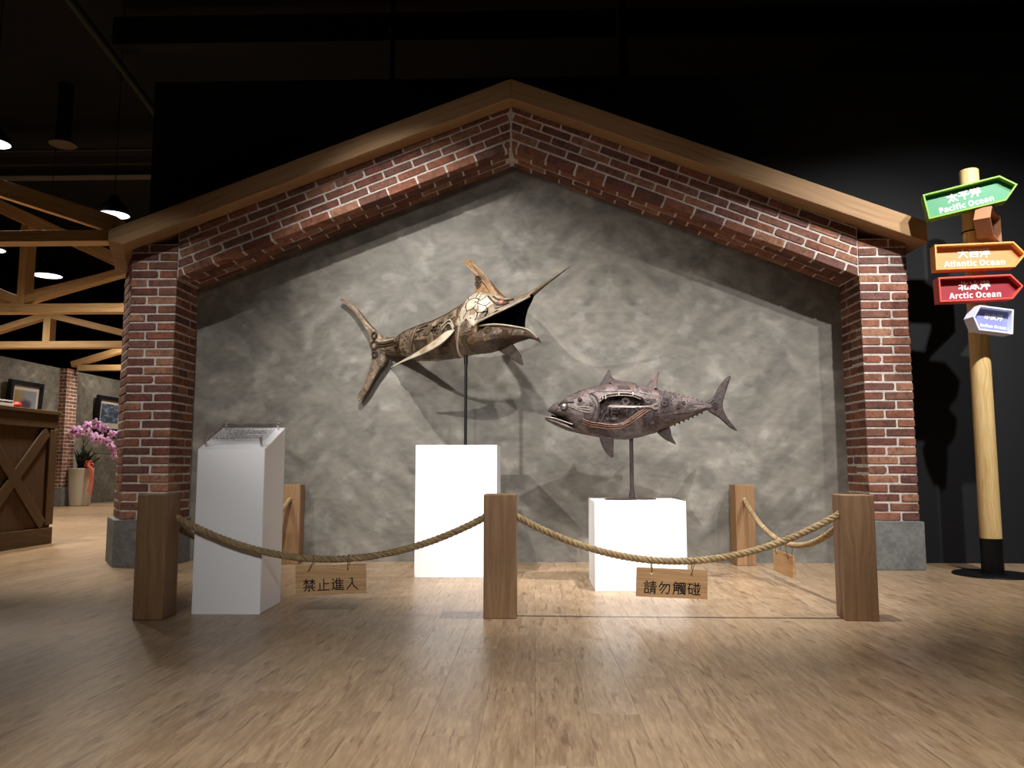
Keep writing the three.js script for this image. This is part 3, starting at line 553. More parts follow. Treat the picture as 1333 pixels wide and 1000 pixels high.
// ---------------------------------------------------------------- tuna sculpture
{
  const t = thing('tuna_sculpture', 'rust brown scrap-metal tuna sculpture on a rod above the low white pedestal', 'sculpture', [0.706, 0, -5.86]);
  const RE = smoothPts([[-0.241, 1.271], [-0.216, 1.335], [-0.124, 1.356], [-0.002, 1.354], [0.072, 1.322], [0.08, 1.265], [-0.004, 1.19], [-0.078, 1.158], [-0.175, 1.15], [-0.236, 1.172]], 40).map(p => [p[0], p[1]]);
  const tab = [[-0.606, 1.264, 1.252, 0.012], [-0.58, 1.289, 1.238, 0.04], [-0.553, 1.309, 1.223, 0.06], [-0.504, 1.337, 1.198, 0.088], [-0.467, 1.356, 1.178, 0.105], [-0.44, 1.368, 1.14, 0.114], [-0.415, 1.379, 1.102, 0.12], [-0.368, 1.397, 1.087, 0.132], [-0.334, 1.409, 1.079, 0.138], [-0.258, 1.432, 1.064, 0.148], [-0.208, 1.443, 1.056, 0.153], [-0.122, 1.454, 1.047, 0.156], [-0.025, 1.452, 1.043, 0.155], [0.049, 1.443, 1.058, 0.148], [0.122, 1.428, 1.078, 0.137], [0.195, 1.408, 1.099, 0.122], [0.292, 1.383, 1.142, 0.1], [0.389, 1.358, 1.184, 0.074], [0.485, 1.331, 1.226, 0.046], [0.545, 1.309, 1.254, 0.03], [0.585, 1.302, 1.262, 0.022]];
  const carve = (s, y, z) => { if (z < 0.02) return [0, 0]; const d = polySD(RE, s, y); return [0, -Math.min(z - 0.02, 0.115 * sstep(0.004, -0.012, d) * (0.6 + 0.5 * fbm(s * 60, y * 60, 2, 9)))]; };
  const H = hull(tab, 220, 120, { pow: 2.15, noise: 0.005, carve });
  mesh('body', H.g, M.rust, t);
  mesh('lower_jaw', hull([[-0.625, 1.2, 1.189, 0.012], [-0.6, 1.2, 1.174, 0.045], [-0.554, 1.19, 1.152, 0.066], [-0.51, 1.173, 1.131, 0.082], [-0.474, 1.157, 1.115, 0.095], [-0.43, 1.135, 1.103, 0.1], [-0.38, 1.11, 1.095, 0.08]], 40, 40, { pow: 2.4 }).g, M.rustLight, t).userData.label = 'pale-edged lower jaw';
  mesh('lip', tube([[-0.43, 1.148, 0.1], [-0.51, 1.178, 0.08], [-0.57, 1.198, 0.062], [-0.615, 1.204, 0.034], [-0.628, 1.203, 0], [-0.615, 1.204, -0.034], [-0.57, 1.198, -0.062]], 0.006, 30, 6), M.steel, t);
  mesh('mouth_shade_fill', hull([[-0.58, 1.225, 1.2, 0.02], [-0.5, 1.2, 1.17, 0.06], [-0.43, 1.17, 1.13, 0.1]], 8, 20, {}).g, M.cavity, t);  // near-black filler painting in the shade between the jaws
  // fins
  const T1 = (x, y) => clamp(1 - (y - 1.44) / 0.14, 0.2, 1);
  mesh('dorsal_fin', fin([[-0.233, 1.42], [-0.2, 1.49], [-0.154, 1.557], [-0.135, 1.505], [-0.1, 1.484], [-0.04, 1.472], [0.045, 1.452], [0.04, 1.43], [-0.1, 1.42]], 0.022, T1), M.rustDark, t);
  mesh('second_dorsal_fin', fin([[0.1, 1.415], [0.138, 1.478], [0.172, 1.517], [0.213, 1.541], [0.199, 1.49], [0.188, 1.4], [0.14, 1.39]], 0.022, (x, y) => clamp(1 - (y - 1.42) / 0.14, 0.2, 1)), M.rustLight, t);
  mesh('tail_fin', fin([[0.545, 1.312], [0.595, 1.343], [0.646, 1.429], [0.69, 1.485], [0.731, 1.511], [0.706, 1.423], [0.676, 1.337], [0.668, 1.282], [0.7, 1.202], [0.768, 1.107], [0.722, 1.126], [0.64, 1.2], [0.562, 1.255]], 0.034, (x, y) => clamp(1.1 - Math.abs(y - 1.29) / 0.24, 0.25, 1), 90), M.rustDark, t);
  mesh('pelvic_fin', fin([[-0.231, 1.075], [-0.214, 0.99], [-0.184, 0.942], [-0.142, 0.912], [-0.135, 0.975], [-0.14, 1.06]], 0.02, (x, y) => clamp((y - 0.88) / 0.15, 0.25, 1)).translate(0, 0, 0.05), M.rustDark, t);
  mesh('anal_fin', fin([[0.185, 1.11], [0.236, 1.051], [0.284, 1.024], [0.323, 1.009], [0.297, 1.063], [0.272, 1.145]], 0.02, (x, y) => clamp((y - 0.96) / 0.13, 0.25, 1)), M.rustDark, t);
  for (let i = 0; i < 9; i++) { const x = 0.24 + i * 0.033, [tp, bt] = interp(tab, x); for (const [yy, dy] of [[tp, 0.02], [bt, -0.02]]) { if (dy > 0 || x > 0.28) mesh('finlet', fin([[x - 0.014, yy - dy * 0.5], [x + 0.006, yy + dy * 0.1], [x + 0.018, yy + dy * 0.36], [x + 0.016, yy - dy * 0.5]], 0.012, () => 1, 14), M.rustDark, t); } }
  // head plates
  const plates = [
    [[[-0.598, 1.262], [-0.545, 1.308], [-0.525, 1.29], [-0.556, 1.236]], M.rustLight], [[[-0.538, 1.313], [-0.47, 1.35], [-0.462, 1.325], [-0.518, 1.296]], M.rust],
    [[[-0.46, 1.354], [-0.35, 1.397], [-0.345, 1.365], [-0.452, 1.328]], M.rustLight], [[[-0.336, 1.405], [-0.29, 1.42], [-0.262, 1.388], [-0.31, 1.37]], M.steel],
    [[[-0.28, 1.421], [-0.16, 1.443], [-0.165, 1.385], [-0.25, 1.385]], M.rustLight], [[[-0.15, 1.444], [0.02, 1.444], [0.04, 1.38], [-0.155, 1.386]], M.rust], [[[0.03, 1.44], [0.15, 1.415], [0.135, 1.355], [0.05, 1.375]], M.rustLight],
    [[[-0.45, 1.32], [-0.345, 1.355], [-0.3, 1.32], [-0.285, 1.26], [-0.29, 1.19], [-0.35, 1.18], [-0.36, 1.25], [-0.44, 1.29]], M.rustLight],
    [[[-0.445, 1.235], [-0.375, 1.24], [-0.36, 1.175], [-0.42, 1.12], [-0.445, 1.17]], M.rust], [[[0.09, 1.36], [0.19, 1.36], [0.18, 1.24], [0.1, 1.235]], M.rust],
    [[[0.195, 1.38], [0.29, 1.36], [0.285, 1.24], [0.2, 1.23]], M.rustDark], [[[0.3, 1.36], [0.4, 1.33], [0.4, 1.235], [0.3, 1.22]], M.rust], [[[0.07, 1.22], [0.19, 1.21], [0.18, 1.12], [0.07, 1.09]], M.rustDark], [[[-0.34, 1.14], [-0.16, 1.12], [-0.1, 1.06], [-0.31, 1.09]], M.rustDark], [[[-0.14, 1.12], [0.05, 1.17], [0.05, 1.08], [-0.09, 1.058]], M.rust],
  ];
  for (const [p, m] of plates) mesh('patch_plate', patch(H, p, 0.005), m, t);
  mesh('gill_ridge', drape(H, [[-0.3, 1.375], [-0.262, 1.345], [-0.244, 1.28], [-0.25, 1.2], [-0.27, 1.15]], 0.007, 30, 0.003), M.rustDark, t);
  // eye
  const eye = mesh('eye', place(new THREE.SphereGeometry(0.021, 20, 14).scale(1, 1, 0.7), H, -0.49, 1.279, 0.006), M.chrome, t); eye.userData.label = 'round silver eye';
  mesh('eye_socket', place(ringGeo(0.024, 0.006), H, -0.49, 1.279, 0.006), M.rustDark, t);
  mesh('brow', drape(H, [[-0.535, 1.29], [-0.5, 1.312], [-0.455, 1.308], [-0.42, 1.31]], 0.007, 20, 0.006), M.rustDark, t);
  // hoses and tubes
  for (const d of [0, -0.011, -0.022]) { mesh('hose', drape(H, [[-0.462, 1.296 + d * 0.7], [-0.425, 1.29 + d], [-0.39, 1.275 + d * 1.1], [-0.345, 1.272 + d * 1.6], [-0.31, 1.268 + d * 1.6]], 0.0036, 24, 0.006), M.steel, t); }
  for (const d of [0, -0.015, -0.03]) mesh('pipe', drape(H, [[-0.358, 1.186 + d], [-0.309, 1.165 + d], [-0.248, 1.156 + d], [-0.175, 1.146 + d], [-0.085, 1.152 + d], [-0.03 + d * -0.5, 1.186 + d], [0.035 - d, 1.232 + d * 0.6], [0.085 - d, 1.258 + d * 0.3]], 0.0036, 50, 0.007), M.copper, t);
  for (const [x, y] of [[-0.3, 1.152], [-0.16, 1.133], [-0.02, 1.178]]) mesh('pipe_clip', place(rbox(0.01, 0.05, 0.008, 0.002), H, x, y, 0.012), M.copper, t);
  for (const d of [0, -0.018]) mesh('arch_pipe', drape(H, [[-0.25, 1.305], [-0.232, 1.333 + d], [-0.197, 1.357 + d], [-0.1, 1.372 + d], [-0.005, 1.366 + d], [0.055, 1.345 + d]], 0.0033, 40, 0.005), M.steel, t);
  for (const x of [-0.215, -0.195, -0.1, 0.0]) mesh('pipe_clip', place(rbox(0.008, 0.036, 0.008, 0.002), H, x, x < -0.19 ? 1.34 : 1.362, 0.008), M.steel, t);
  // wrench lying across the opening
  const wz = 0.158, wr = extr(smoothPts([[-0.18, 1.269], [0.1, 1.267], [0.13, 1.262], [0.146, 1.252], [0.168, 1.252], [0.182, 1.265], [0.158, 1.266], [0.15, 1.272], [0.158, 1.28], [0.18, 1.284], [0.166, 1.294], [0.144, 1.292], [0.13, 1.282], [0.1, 1.278], [-0.18, 1.279]], 70).slice(0, -1).map(p => [p[0], p[1]]).reverse(), 0.006, 0.002).translate(0, 0, wz);
  { const p = wr.attributes.position; for (let i = 0; i < p.count; i++) if (p.getX(i) > 0.02) p.setZ(i, p.getZ(i) - (p.getX(i) - 0.02) * 0.1); wr.computeVertexNormals(); }
  mesh('wrench', wr, M.steel, t);
  mesh('cavity_gear', gearGeo(0.045, 9, 0.012).translate(-0.12, 1.27, 0.09), M.rustDark, t); mesh('cavity_gear', gearGeo(0.03, 8, 0.012).translate(-0.05, 1.315, 0.1), M.rust, t);
  mesh('valve_knob', place(cyl(0.014, 0.018, 0.02, 16).rotateX(Math.PI / 2), H, -0.377, 1.322, 0.012), M.rustDark, t);
  for (const [x, y, R] of [[0.105, 1.31, 0.027], [0.222, 1.295, 0.024], [0.325, 1.28, 0.02], [0.371, 1.305, 0.014], [0.136, 1.152, 0.021], [-0.3, 1.29, 0.016]]) { mesh('gear', place(gearGeo(R, 8), H, x, y, 0.003), M.rustDark, t); mesh('gear_hub', place(ringGeo(R * 0.5, 0.004), H, x, y, 0.01), M.rust, t); }
  const rv = []; const r = rng(31);
  for (let i = 0; i < 16; i++) { const a = i / 15; rv.push(place(rivet(0.0045), H, lerp(-0.31, -0.268, Math.sin(a * 3.14)), lerp(1.36, 1.17, a), 0.007)); }
  for (let i = 0; i < 60; i++) { const x = rr(-0.1, 0.42, r), [tp, bt] = interp(tab, x), y = lerp(bt, tp, rr(0.15, 0.92, r)); if (polySD(RE, x, y) > 0.015) rv.push(place(rivet(rr(0.003, 0.006, r)), H, x, y, 0.004)); }
  mesh('rivets', rv, M.rustDark, t).userData.kind = 'stuff';
  for (const s of [0.09, 0.195, 0.295]) { const [tp, bt, w] = interp(tab, s), pts = []; for (let i = 0; i <= 40; i++) { const a = i / 40 * 6.283; pts.push([s + 0.012 * Math.sin(a * 2), (tp + bt) / 2 + ((tp - bt) / 2 + 0.001) * Math.cos(a), (w + 0.001) * Math.sin(a)]); } mesh('weld_seam', tube(pts, 0.004, 60, 5), M.rustLight, t); }
  for (const x of [-0.152, 0.178]) mesh('fin_bolt', [cyl(0.009, 0.009, 0.05, 10).rotateX(Math.PI / 2).translate(x, interp(tab, x)[0] - 0.005, 0.02)], M.cavity, t);
  mesh('tail_bolt', [ringGeo(0.02, 0.005).translate(0.612, 1.29, 0.018), cyl(0.008, 0.008, 0.045, 10).rotateX(Math.PI / 2).translate(0.612, 1.29, 0)], M.rustDark, t);
  // stand
  mesh('support_rod', [cyl(0.0145, 0.0155, 0.455, 16, 0, 0.84, 0), cyl(0.02, 0.022, 0.05, 16, 0, 0.645, 0)], M.rustDark, t);
  mesh('base_plate', [cyl(0.115, 0.117, 0.009, 40, -0.085, 0.6145, 0.03), cyl(0.09, 0.092, 0.009, 40, 0.085, 0.6145, -0.02)], M.rustDark, t);
}

// ---------------------------------------------------------------- marlin sculpture
{
  const t = thing('marlin_sculpture', 'bronze-brown scrap-metal marlin sculpture with open mouth on a rod above the tall white pedestal', 'sculpture', [-0.562, 0, -6.52], -THREE.MathUtils.degToRad(28));
  const lip = s => 1.986 + (s - 0.209) * 0.5255;
  const tab = [[-0.87, 1.962, 1.828, 0.022], [-0.8, 1.966, 1.815, 0.04], [-0.72, 1.964, 1.806, 0.055], [-0.64, 1.967, 1.798, 0.07], [-0.55, 2.004, 1.776, 0.092], [-0.447, 2.028, 1.742, 0.11], [-0.31, 2.06, 1.731, 0.128], [-0.13, 2.124, 1.742, 0.148], [0.007, 2.195, 1.756, 0.162], [0.082, 2.25, 1.764, 0.17], [0.15, 2.272, 1.77, 0.175], [0.195, 2.272, 1.78, 0.176], [0.212, 2.27, 1.98, 0.175], [0.25, 2.258, lip(0.25), 0.165], [0.3, 2.238, lip(0.3), 0.148], [0.35, 2.218, lip(0.35), 0.128], [0.4, 2.202, lip(0.4), 0.105], [0.459, 2.2, lip(0.459), 0.078], [0.52, 2.215, lip(0.52), 0.055], [0.568, 2.233, lip(0.568), 0.04], [0.62, 2.254, 2.207, 0.028], [0.68, 2.283, 2.252, 0.02], [0.75, 2.318, 2.296, 0.0145], [0.84, 2.364, 2.35, 0.0095], [0.934, 2.414, 2.41, 0.003]];
  const HOLE = smoothPts([[-0.255, 1.955], [-0.235, 1.995], [-0.2, 2.01], [-0.165, 2.03], [-0.15, 2.0], [-0.18, 1.965], [-0.215, 1.935]], 24).map(p => [p[0], p[1]]);
  const carve = (s, y, z) => { if (z < 0.02) return [0, 0]; const d = polySD(HOLE, s, y); return [0, -Math.min(z - 0.02, 0.05 * sstep(0.004, -0.01, d))]; };
  const arch = s => sstep(0.205, 0.214, s) * (1 - sstep(0.56, 0.64, s)); // open underside of the upper jaw
  const H = hull(tab, 300, 96, { pow: 2.1, noise: 0.007, carve, seed: 2, arch });
  mesh('body', H.g, M.bronze, t);
  mesh('mouth_roof', H.under, M.cavity, t);  // jaw underside coloured black for the shade inside the mouth
  const jt = [[0.1, 1.96, 1.768, 0.15], [0.2, 1.975, 1.772, 0.168], [0.26, 1.982, 1.781, 0.166], [0.349, 1.979, 1.808, 0.15], [0.42, 1.968, 1.834, 0.125], [0.5, 1.953, 1.85, 0.088], [0.55, 1.942, 1.858, 0.062], [0.587, 1.926, 1.86, 0.042], [0.64, 1.872, 1.838, 0.02], [0.681, 1.816, 1.812, 0.003]];
  const J = hull(jt, 90, 60, { pow: 2.1, noise: 0.006, seed: 5 });
  mesh('lower_jaw', J.g, M.bronzeDark, t);
  // near-black sheet on the far cheek, painting in the shade of the open mouth
  { const g = extr(smoothPts([[0.19, 1.97], [0.35, 1.965], [0.46, 1.955], [0.515, 1.955], [0.525, 2.02], [0.55, 2.1], [0.6, 2.195], [0.52, 2.17], [0.4, 2.12], [0.28, 2.06], [0.19, 2.02]], 60).slice(0, -1).map(p => [p[0], p[1]]), 0.006, 0.002); const p = g.attributes.position; for (let i = 0; i < p.count; i++) { const s = p.getX(i); p.setZ(i, p.getZ(i) - lerp(0.1, 0.02, sstep(0.25, 0.6, s))); } g.computeVertexNormals(); mesh('mouth_shade_sheet', g, M.cavity, t); }
  mesh('lip', drape({ surf: (s) => interp(tab, clamp(s, 0.215, 0.9))[2] * 0.98 }, [[0.205, 1.99], [0.3, 2.036], [0.4, 2.088], [0.5, 2.142], [0.6, 2.194]], 0.009, 40, 0.004), M.bronzePale, t);
  mesh('jaw_rim', drape({ surf: (s) => interp(jt, clamp(s, 0.11, 0.66))[2] * 0.8 }, [[0.2, 1.97], [0.349, 1.972], [0.5, 1.948], [0.587, 1.922], [0.65, 1.86]], 0.009, 40, 0), M.bronzePale, t);
  // fins
  mesh('dorsal_fin', fin([[0.09, 2.23], [0.099, 2.369], [0.045, 2.485], [-0.013, 2.566], [0.075, 2.518], [0.143, 2.46], [0.213, 2.38], [0.281, 2.291], [0.348, 2.226], [0.42, 2.19], [0.3, 2.16], [0.15, 2.15]], 0.11, (x, y) => clamp(1 - (y - 2.2) / 0.22, 0.16, 1), 90), M.bronzeGold, t).userData.label = 'golden dorsal fin';
  const tail = [[-0.807, 1.965], [-0.897, 2.042], [-0.998, 2.132], [-1.1, 2.244], [-1.202, 2.315], [-1.293, 2.348], [-1.235, 2.295], [-1.149, 2.222], [-1.034, 2.091], [-0.957, 1.983], [-0.938, 1.899], [-0.917, 1.806], [-0.951, 1.686], [-1.009, 1.567], [-1.083, 1.445], [-1.064, 1.42], [-0.983, 1.485], [-0.912, 1.583], [-0.83, 1.69], [-0.765, 1.765], [-0.772, 1.812], [-0.76, 1.89]];
  mesh('tail_fin', fin(tail, 0.06, (x, y) => clamp(1 - Math.abs(y - 1.88) / 0.6, 0.3, 1), 140), M.bronze, t);
  const pec = (pts, th) => fin(pts, th, () => 1, 60);
  { const g = pec([[-0.49, 1.65], [-0.385, 1.718], [-0.27, 1.79], [-0.16, 1.875], [-0.09, 1.945], [-0.03, 1.985], [-0.005, 1.94], [-0.045, 1.845], [-0.115, 1.79], [-0.185, 1.757], [-0.27, 1.726], [-0.385, 1.69]], 0.022); const p = g.attributes.position; for (let i = 0; i < p.count; i++) { const x = p.getX(i), y = p.getY(i), ax = 1.95 + (x + 0.03) * 0.41; p.setZ(i, p.getZ(i) * clamp((x + 0.6) / 0.35, 0.3, 1) + 0.155 - (x + 0.03) * 0.16 - (y - ax) * 0.9); } g.computeVertexNormals(); mesh('pectoral_fin', g, M.bronzePale, t).userData.label = 'long pale blade-shaped near fin'; }
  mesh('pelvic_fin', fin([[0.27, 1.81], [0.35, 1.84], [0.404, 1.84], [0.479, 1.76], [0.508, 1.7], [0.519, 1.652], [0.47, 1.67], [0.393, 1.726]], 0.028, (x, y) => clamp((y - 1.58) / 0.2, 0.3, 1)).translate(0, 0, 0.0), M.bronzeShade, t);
  // spine ridge, bands and seams
  mesh('spine_ridge', tube([[-0.56, 2.0, 0], [-0.44, 2.036, 0], [-0.3, 2.07, 0], [-0.13, 2.135, 0], [0.0, 2.2, 0], [0.09, 2.26, 0]], 0.016, 60, 8), M.bronzeDark, t);
  const band = (s, r, lean, m) => { const pts = []; for (let i = 0; i <= 48; i++) { const a = i / 48 * 6.283, ss = s + lean * Math.cos(a), [tp, bt, w] = interp(tab, ss); pts.push([ss, (tp + bt) / 2 + (tp - bt) / 2 * Math.cos(a), w * Math.sin(a)]); } return mesh('weld_band', tube(pts, r, 80, 6), m, t); };
  band(-0.62, 0.01, 0.01, M.bronzeDark); band(-0.585, 0.012, 0.015, M.bronzeDark); band(-0.455, 0.011, 0.025, M.bronze); band(-0.43, 0.008, 0.03, M.bronzeDark); band(-0.02, 0.008, 0.06, M.bronze); band(0.045, 0.009, 0.075, M.bronzePale);
  { // pale cracked shell over the head, a skin just proud of the body
    const P = [], U = [], I = [], nu = 40, nv = 26;
    for (let i = 0; i <= nu; i++) { const q = i / nu; for (let j = 0; j <= nv; j++) { const v = j / nv, s = lerp(lerp(-0.01, 0.075, 1 - v), lerp(0.16, 0.47, Math.pow(1 - v, 0.8)), q), [tp, bt] = interp(tab, s), lo = s > 0.212 ? bt + 0.012 : lerp(1.98, 1.95, q), y = lerp(tp - 0.004, lo, v); const edge = i === 0 || j === nv || i === nu || j === 0; P.push(s, y, H.surf(s, y) + (edge ? -0.004 : 0.006)); U.push(s * 2, y * 2); } }
    for (let i = 0; i < nu; i++) for (let j = 0; j < nv; j++) { const a = i * (nv + 1) + j, b = a + nv + 1; I.push(a, a + 1, b, b, a + 1, b + 1); }
    const g = new THREE.BufferGeometry(); g.setAttribute('position', new THREE.Float32BufferAttribute(P, 3)); g.setAttribute('uv', new THREE.Float32BufferAttribute(U, 2)); g.setIndex(I); g.computeVertexNormals(); mesh('head_shell', g, M.bronzePale, t).userData.label = 'pale cracked shell plate of the head';
    const cr = [[[0.06, 2.23], [0.1, 2.19], [0.09, 2.14], [0.11, 2.09], [0.08, 2.03]], [[0.1, 2.19], [0.17, 2.2], [0.22, 2.18], [0.25, 2.21]], [[0.11, 2.09], [0.17, 2.11], [0.2, 2.15], [0.22, 2.18]], [[0.17, 2.11], [0.21, 2.07], [0.2, 2.02]], [[0.2, 2.15], [0.27, 2.13], [0.3, 2.16]], [[0.27, 2.13], [0.29, 2.08], [0.27, 2.04]], [[0.21, 2.07], [0.29, 2.08]], [[0.17, 2.25], [0.17, 2.2]]];
    cr.forEach(c => mesh('crack_seam', drape(H, c, 0.0032, 16, 0.006), M.cavity, t));
  }
  // sheet plates on flank and head
  const plates = [[[[-0.41, 2.01], [-0.28, 2.04], [-0.24, 1.99], [-0.28, 1.93], [-0.42, 1.93]], M.bronze], [[[-0.42, 1.9], [-0.29, 1.9], [-0.26, 1.8], [-0.4, 1.79]], M.bronzeDark], [[[-0.14, 2.09], [-0.02, 2.14], [0.0, 2.06], [-0.12, 2.02]], M.bronze], [[[-0.13, 2.0], [-0.01, 2.04], [0.02, 1.95], [-0.1, 1.93]], M.bronzeDark],
    [[[0.32, 2.16], [0.37, 2.16], [0.4, 2.12], [0.34, 2.1]], M.bronze], [[[0.05, 2.0], [0.14, 2.04], [0.15, 1.93], [0.06, 1.91]], M.bronze], [[[0.03, 1.9], [0.15, 1.91], [0.16, 1.82], [0.05, 1.81]], M.bronzeDark], [[[-0.22, 1.92], [-0.11, 1.92], [-0.08, 1.82], [-0.22, 1.81]], M.bronzeDark]];
  for (const [p, m] of plates) mesh('patch_plate', patch(H, p, 0.006), m, t);
  for (const [p, m] of [[[[0.24, 1.96], [0.36, 1.95], [0.38, 1.86], [0.26, 1.84]], M.bronze], [[[0.38, 1.95], [0.48, 1.935], [0.47, 1.87], [0.39, 1.86]], M.bronzeDark], [[[0.49, 1.935], [0.56, 1.92], [0.555, 1.88], [0.49, 1.88]], M.bronze]]) mesh('jaw_plate', patch(J, p, 0.005), m, t);
  for (const p of [[[-0.4, 1.965], [-0.33, 1.985]], [[-0.385, 2.0], [-0.3, 2.02]]]) mesh('slot_bar', drape(H, p, 0.006, 8, 0.007), M.cavity, t);
  for (const o of [0, 0.028]) mesh('bracket_bar', drape(H, [[-0.14 + o * 0.4, 1.985 - o], [-0.07, 2.035 - o], [-0.045, 2.03 - o], [-0.005, 1.965 - o]], 0.007, 24, 0.012), M.bronzePale, t);
  mesh('lever_bar', drape(H, [[0.1, 2.02], [0.115, 2.03], [0.17, 1.965]], 0.006, 16, 0.012), M.bronzePale, t);
  mesh('cog', place(gearGeo(0.032, 8, 0.01), H, -0.215, 1.965, -0.02), M.bronzeDark, t); mesh('cog', place(gearGeo(0.026, 8, 0.01), H, -0.175, 2.0, -0.02), M.bronze, t);
  mesh('cog', place(gearGeo(0.03, 9, 0.012), H, -0.605, 1.885, 0.012), M.bronzeDark, t);
  for (const [x, y, R] of [[0.285, 1.93, 0.03], [0.285, 1.93, 0.015]]) mesh('jaw_pivot', place(ringGeo(R, 0.008), J, x, y, 0.004), M.bronzeDark, t);
  mesh('fin_ring', [ringGeo(0.02, 0.007).translate(0.128, 2.385, 0.036), ringGeo(0.016, 0.006).translate(0.128, 2.34, 0.046)], M.bronzeDark, t);
  for (const [x, y, R] of [[-0.885, 1.985, 0.026], [-0.885, 1.9, 0.034], [-0.876, 1.82, 0.024]]) mesh('tail_ring', [ringGeo(R, 0.011).translate(x, y, 0.034)], M.bronzeDark, t);
  for (const d of [0, 0.022, 0.044]) mesh('tail_rod', drape(H, [[-0.84, 1.93 - d], [-0.75, 1.925 - d], [-0.65, 1.935 - d]], 0.009, 16, 0.004), d ? M.bronzeDark : M.bronzePale, t);
  const eye = mesh('eye', place(new THREE.SphereGeometry(0.019, 18, 12), H, 0.385, 2.148, 0.004), std({ color: 0xc46a62, roughness: 0.3 }), t); eye.userData.label = 'small reddish eye';
  mesh('eye_lid', [drape(H, [[0.26, 2.215], [0.31, 2.168], [0.37, 2.13], [0.44, 2.15]], 0.008, 24, 0.006), drape(H, [[0.3, 2.21], [0.35, 2.178], [0.4, 2.17], [0.47, 2.178]], 0.009, 24, 0.006)], M.bronzeDark, t);
  const rv = [], r = rng(44); for (let i = 0; i < 70; i++) { const x = rr(-0.6, 0.2, r), [tp, bt] = interp(tab, x), y = lerp(bt, tp, rr(0.15, 0.9, r)); rv.push(place(rivet(rr(0.004, 0.008, r)), H, x, y, 0.006)); }
  mesh('rivets', rv, M.bronzeDark, t).userData.kind = 'stuff';
  // swing of the fish towards the viewer, applied to every part alike
  for (const m of t.children) { const p = m.geometry.attributes.position; for (let i = 0; i < p.count; i++) { const x = p.getX(i), y = p.getY(i); p.setXY(i, 1.0427 * x - 0.01324 * x * x, y + (y - 0.85) * (-0.0127 * x + 0.00016 * x * x));
    // the tail curls back and lies almost parallel to the wall
    const X = p.getX(i), d = X > -0.8 ? 0.25 * sstep(-0.2, -0.8, X) : lerp(0.25, 0.02, clamp((-0.8 - X) / 0.58)); if (d) { p.setX(i, X - 0.69 * d); p.setZ(i, p.getZ(i) - 0.77 * d); p.setY(i, p.getY(i) + (p.getY(i) - 0.85) * d / 7); } } m.geometry.computeVertexNormals(); }
  mesh('support_rod', [cyl(0.0125, 0.0125, 0.76, 16, 0.0, 1.394, 0), cyl(0.0165, 0.0165, 0.09, 16, 0.0, 1.73, 0), cyl(0.0165, 0.0165, 0.012, 16, 0, 1.02, 0)], M.blackMetal, t);
}

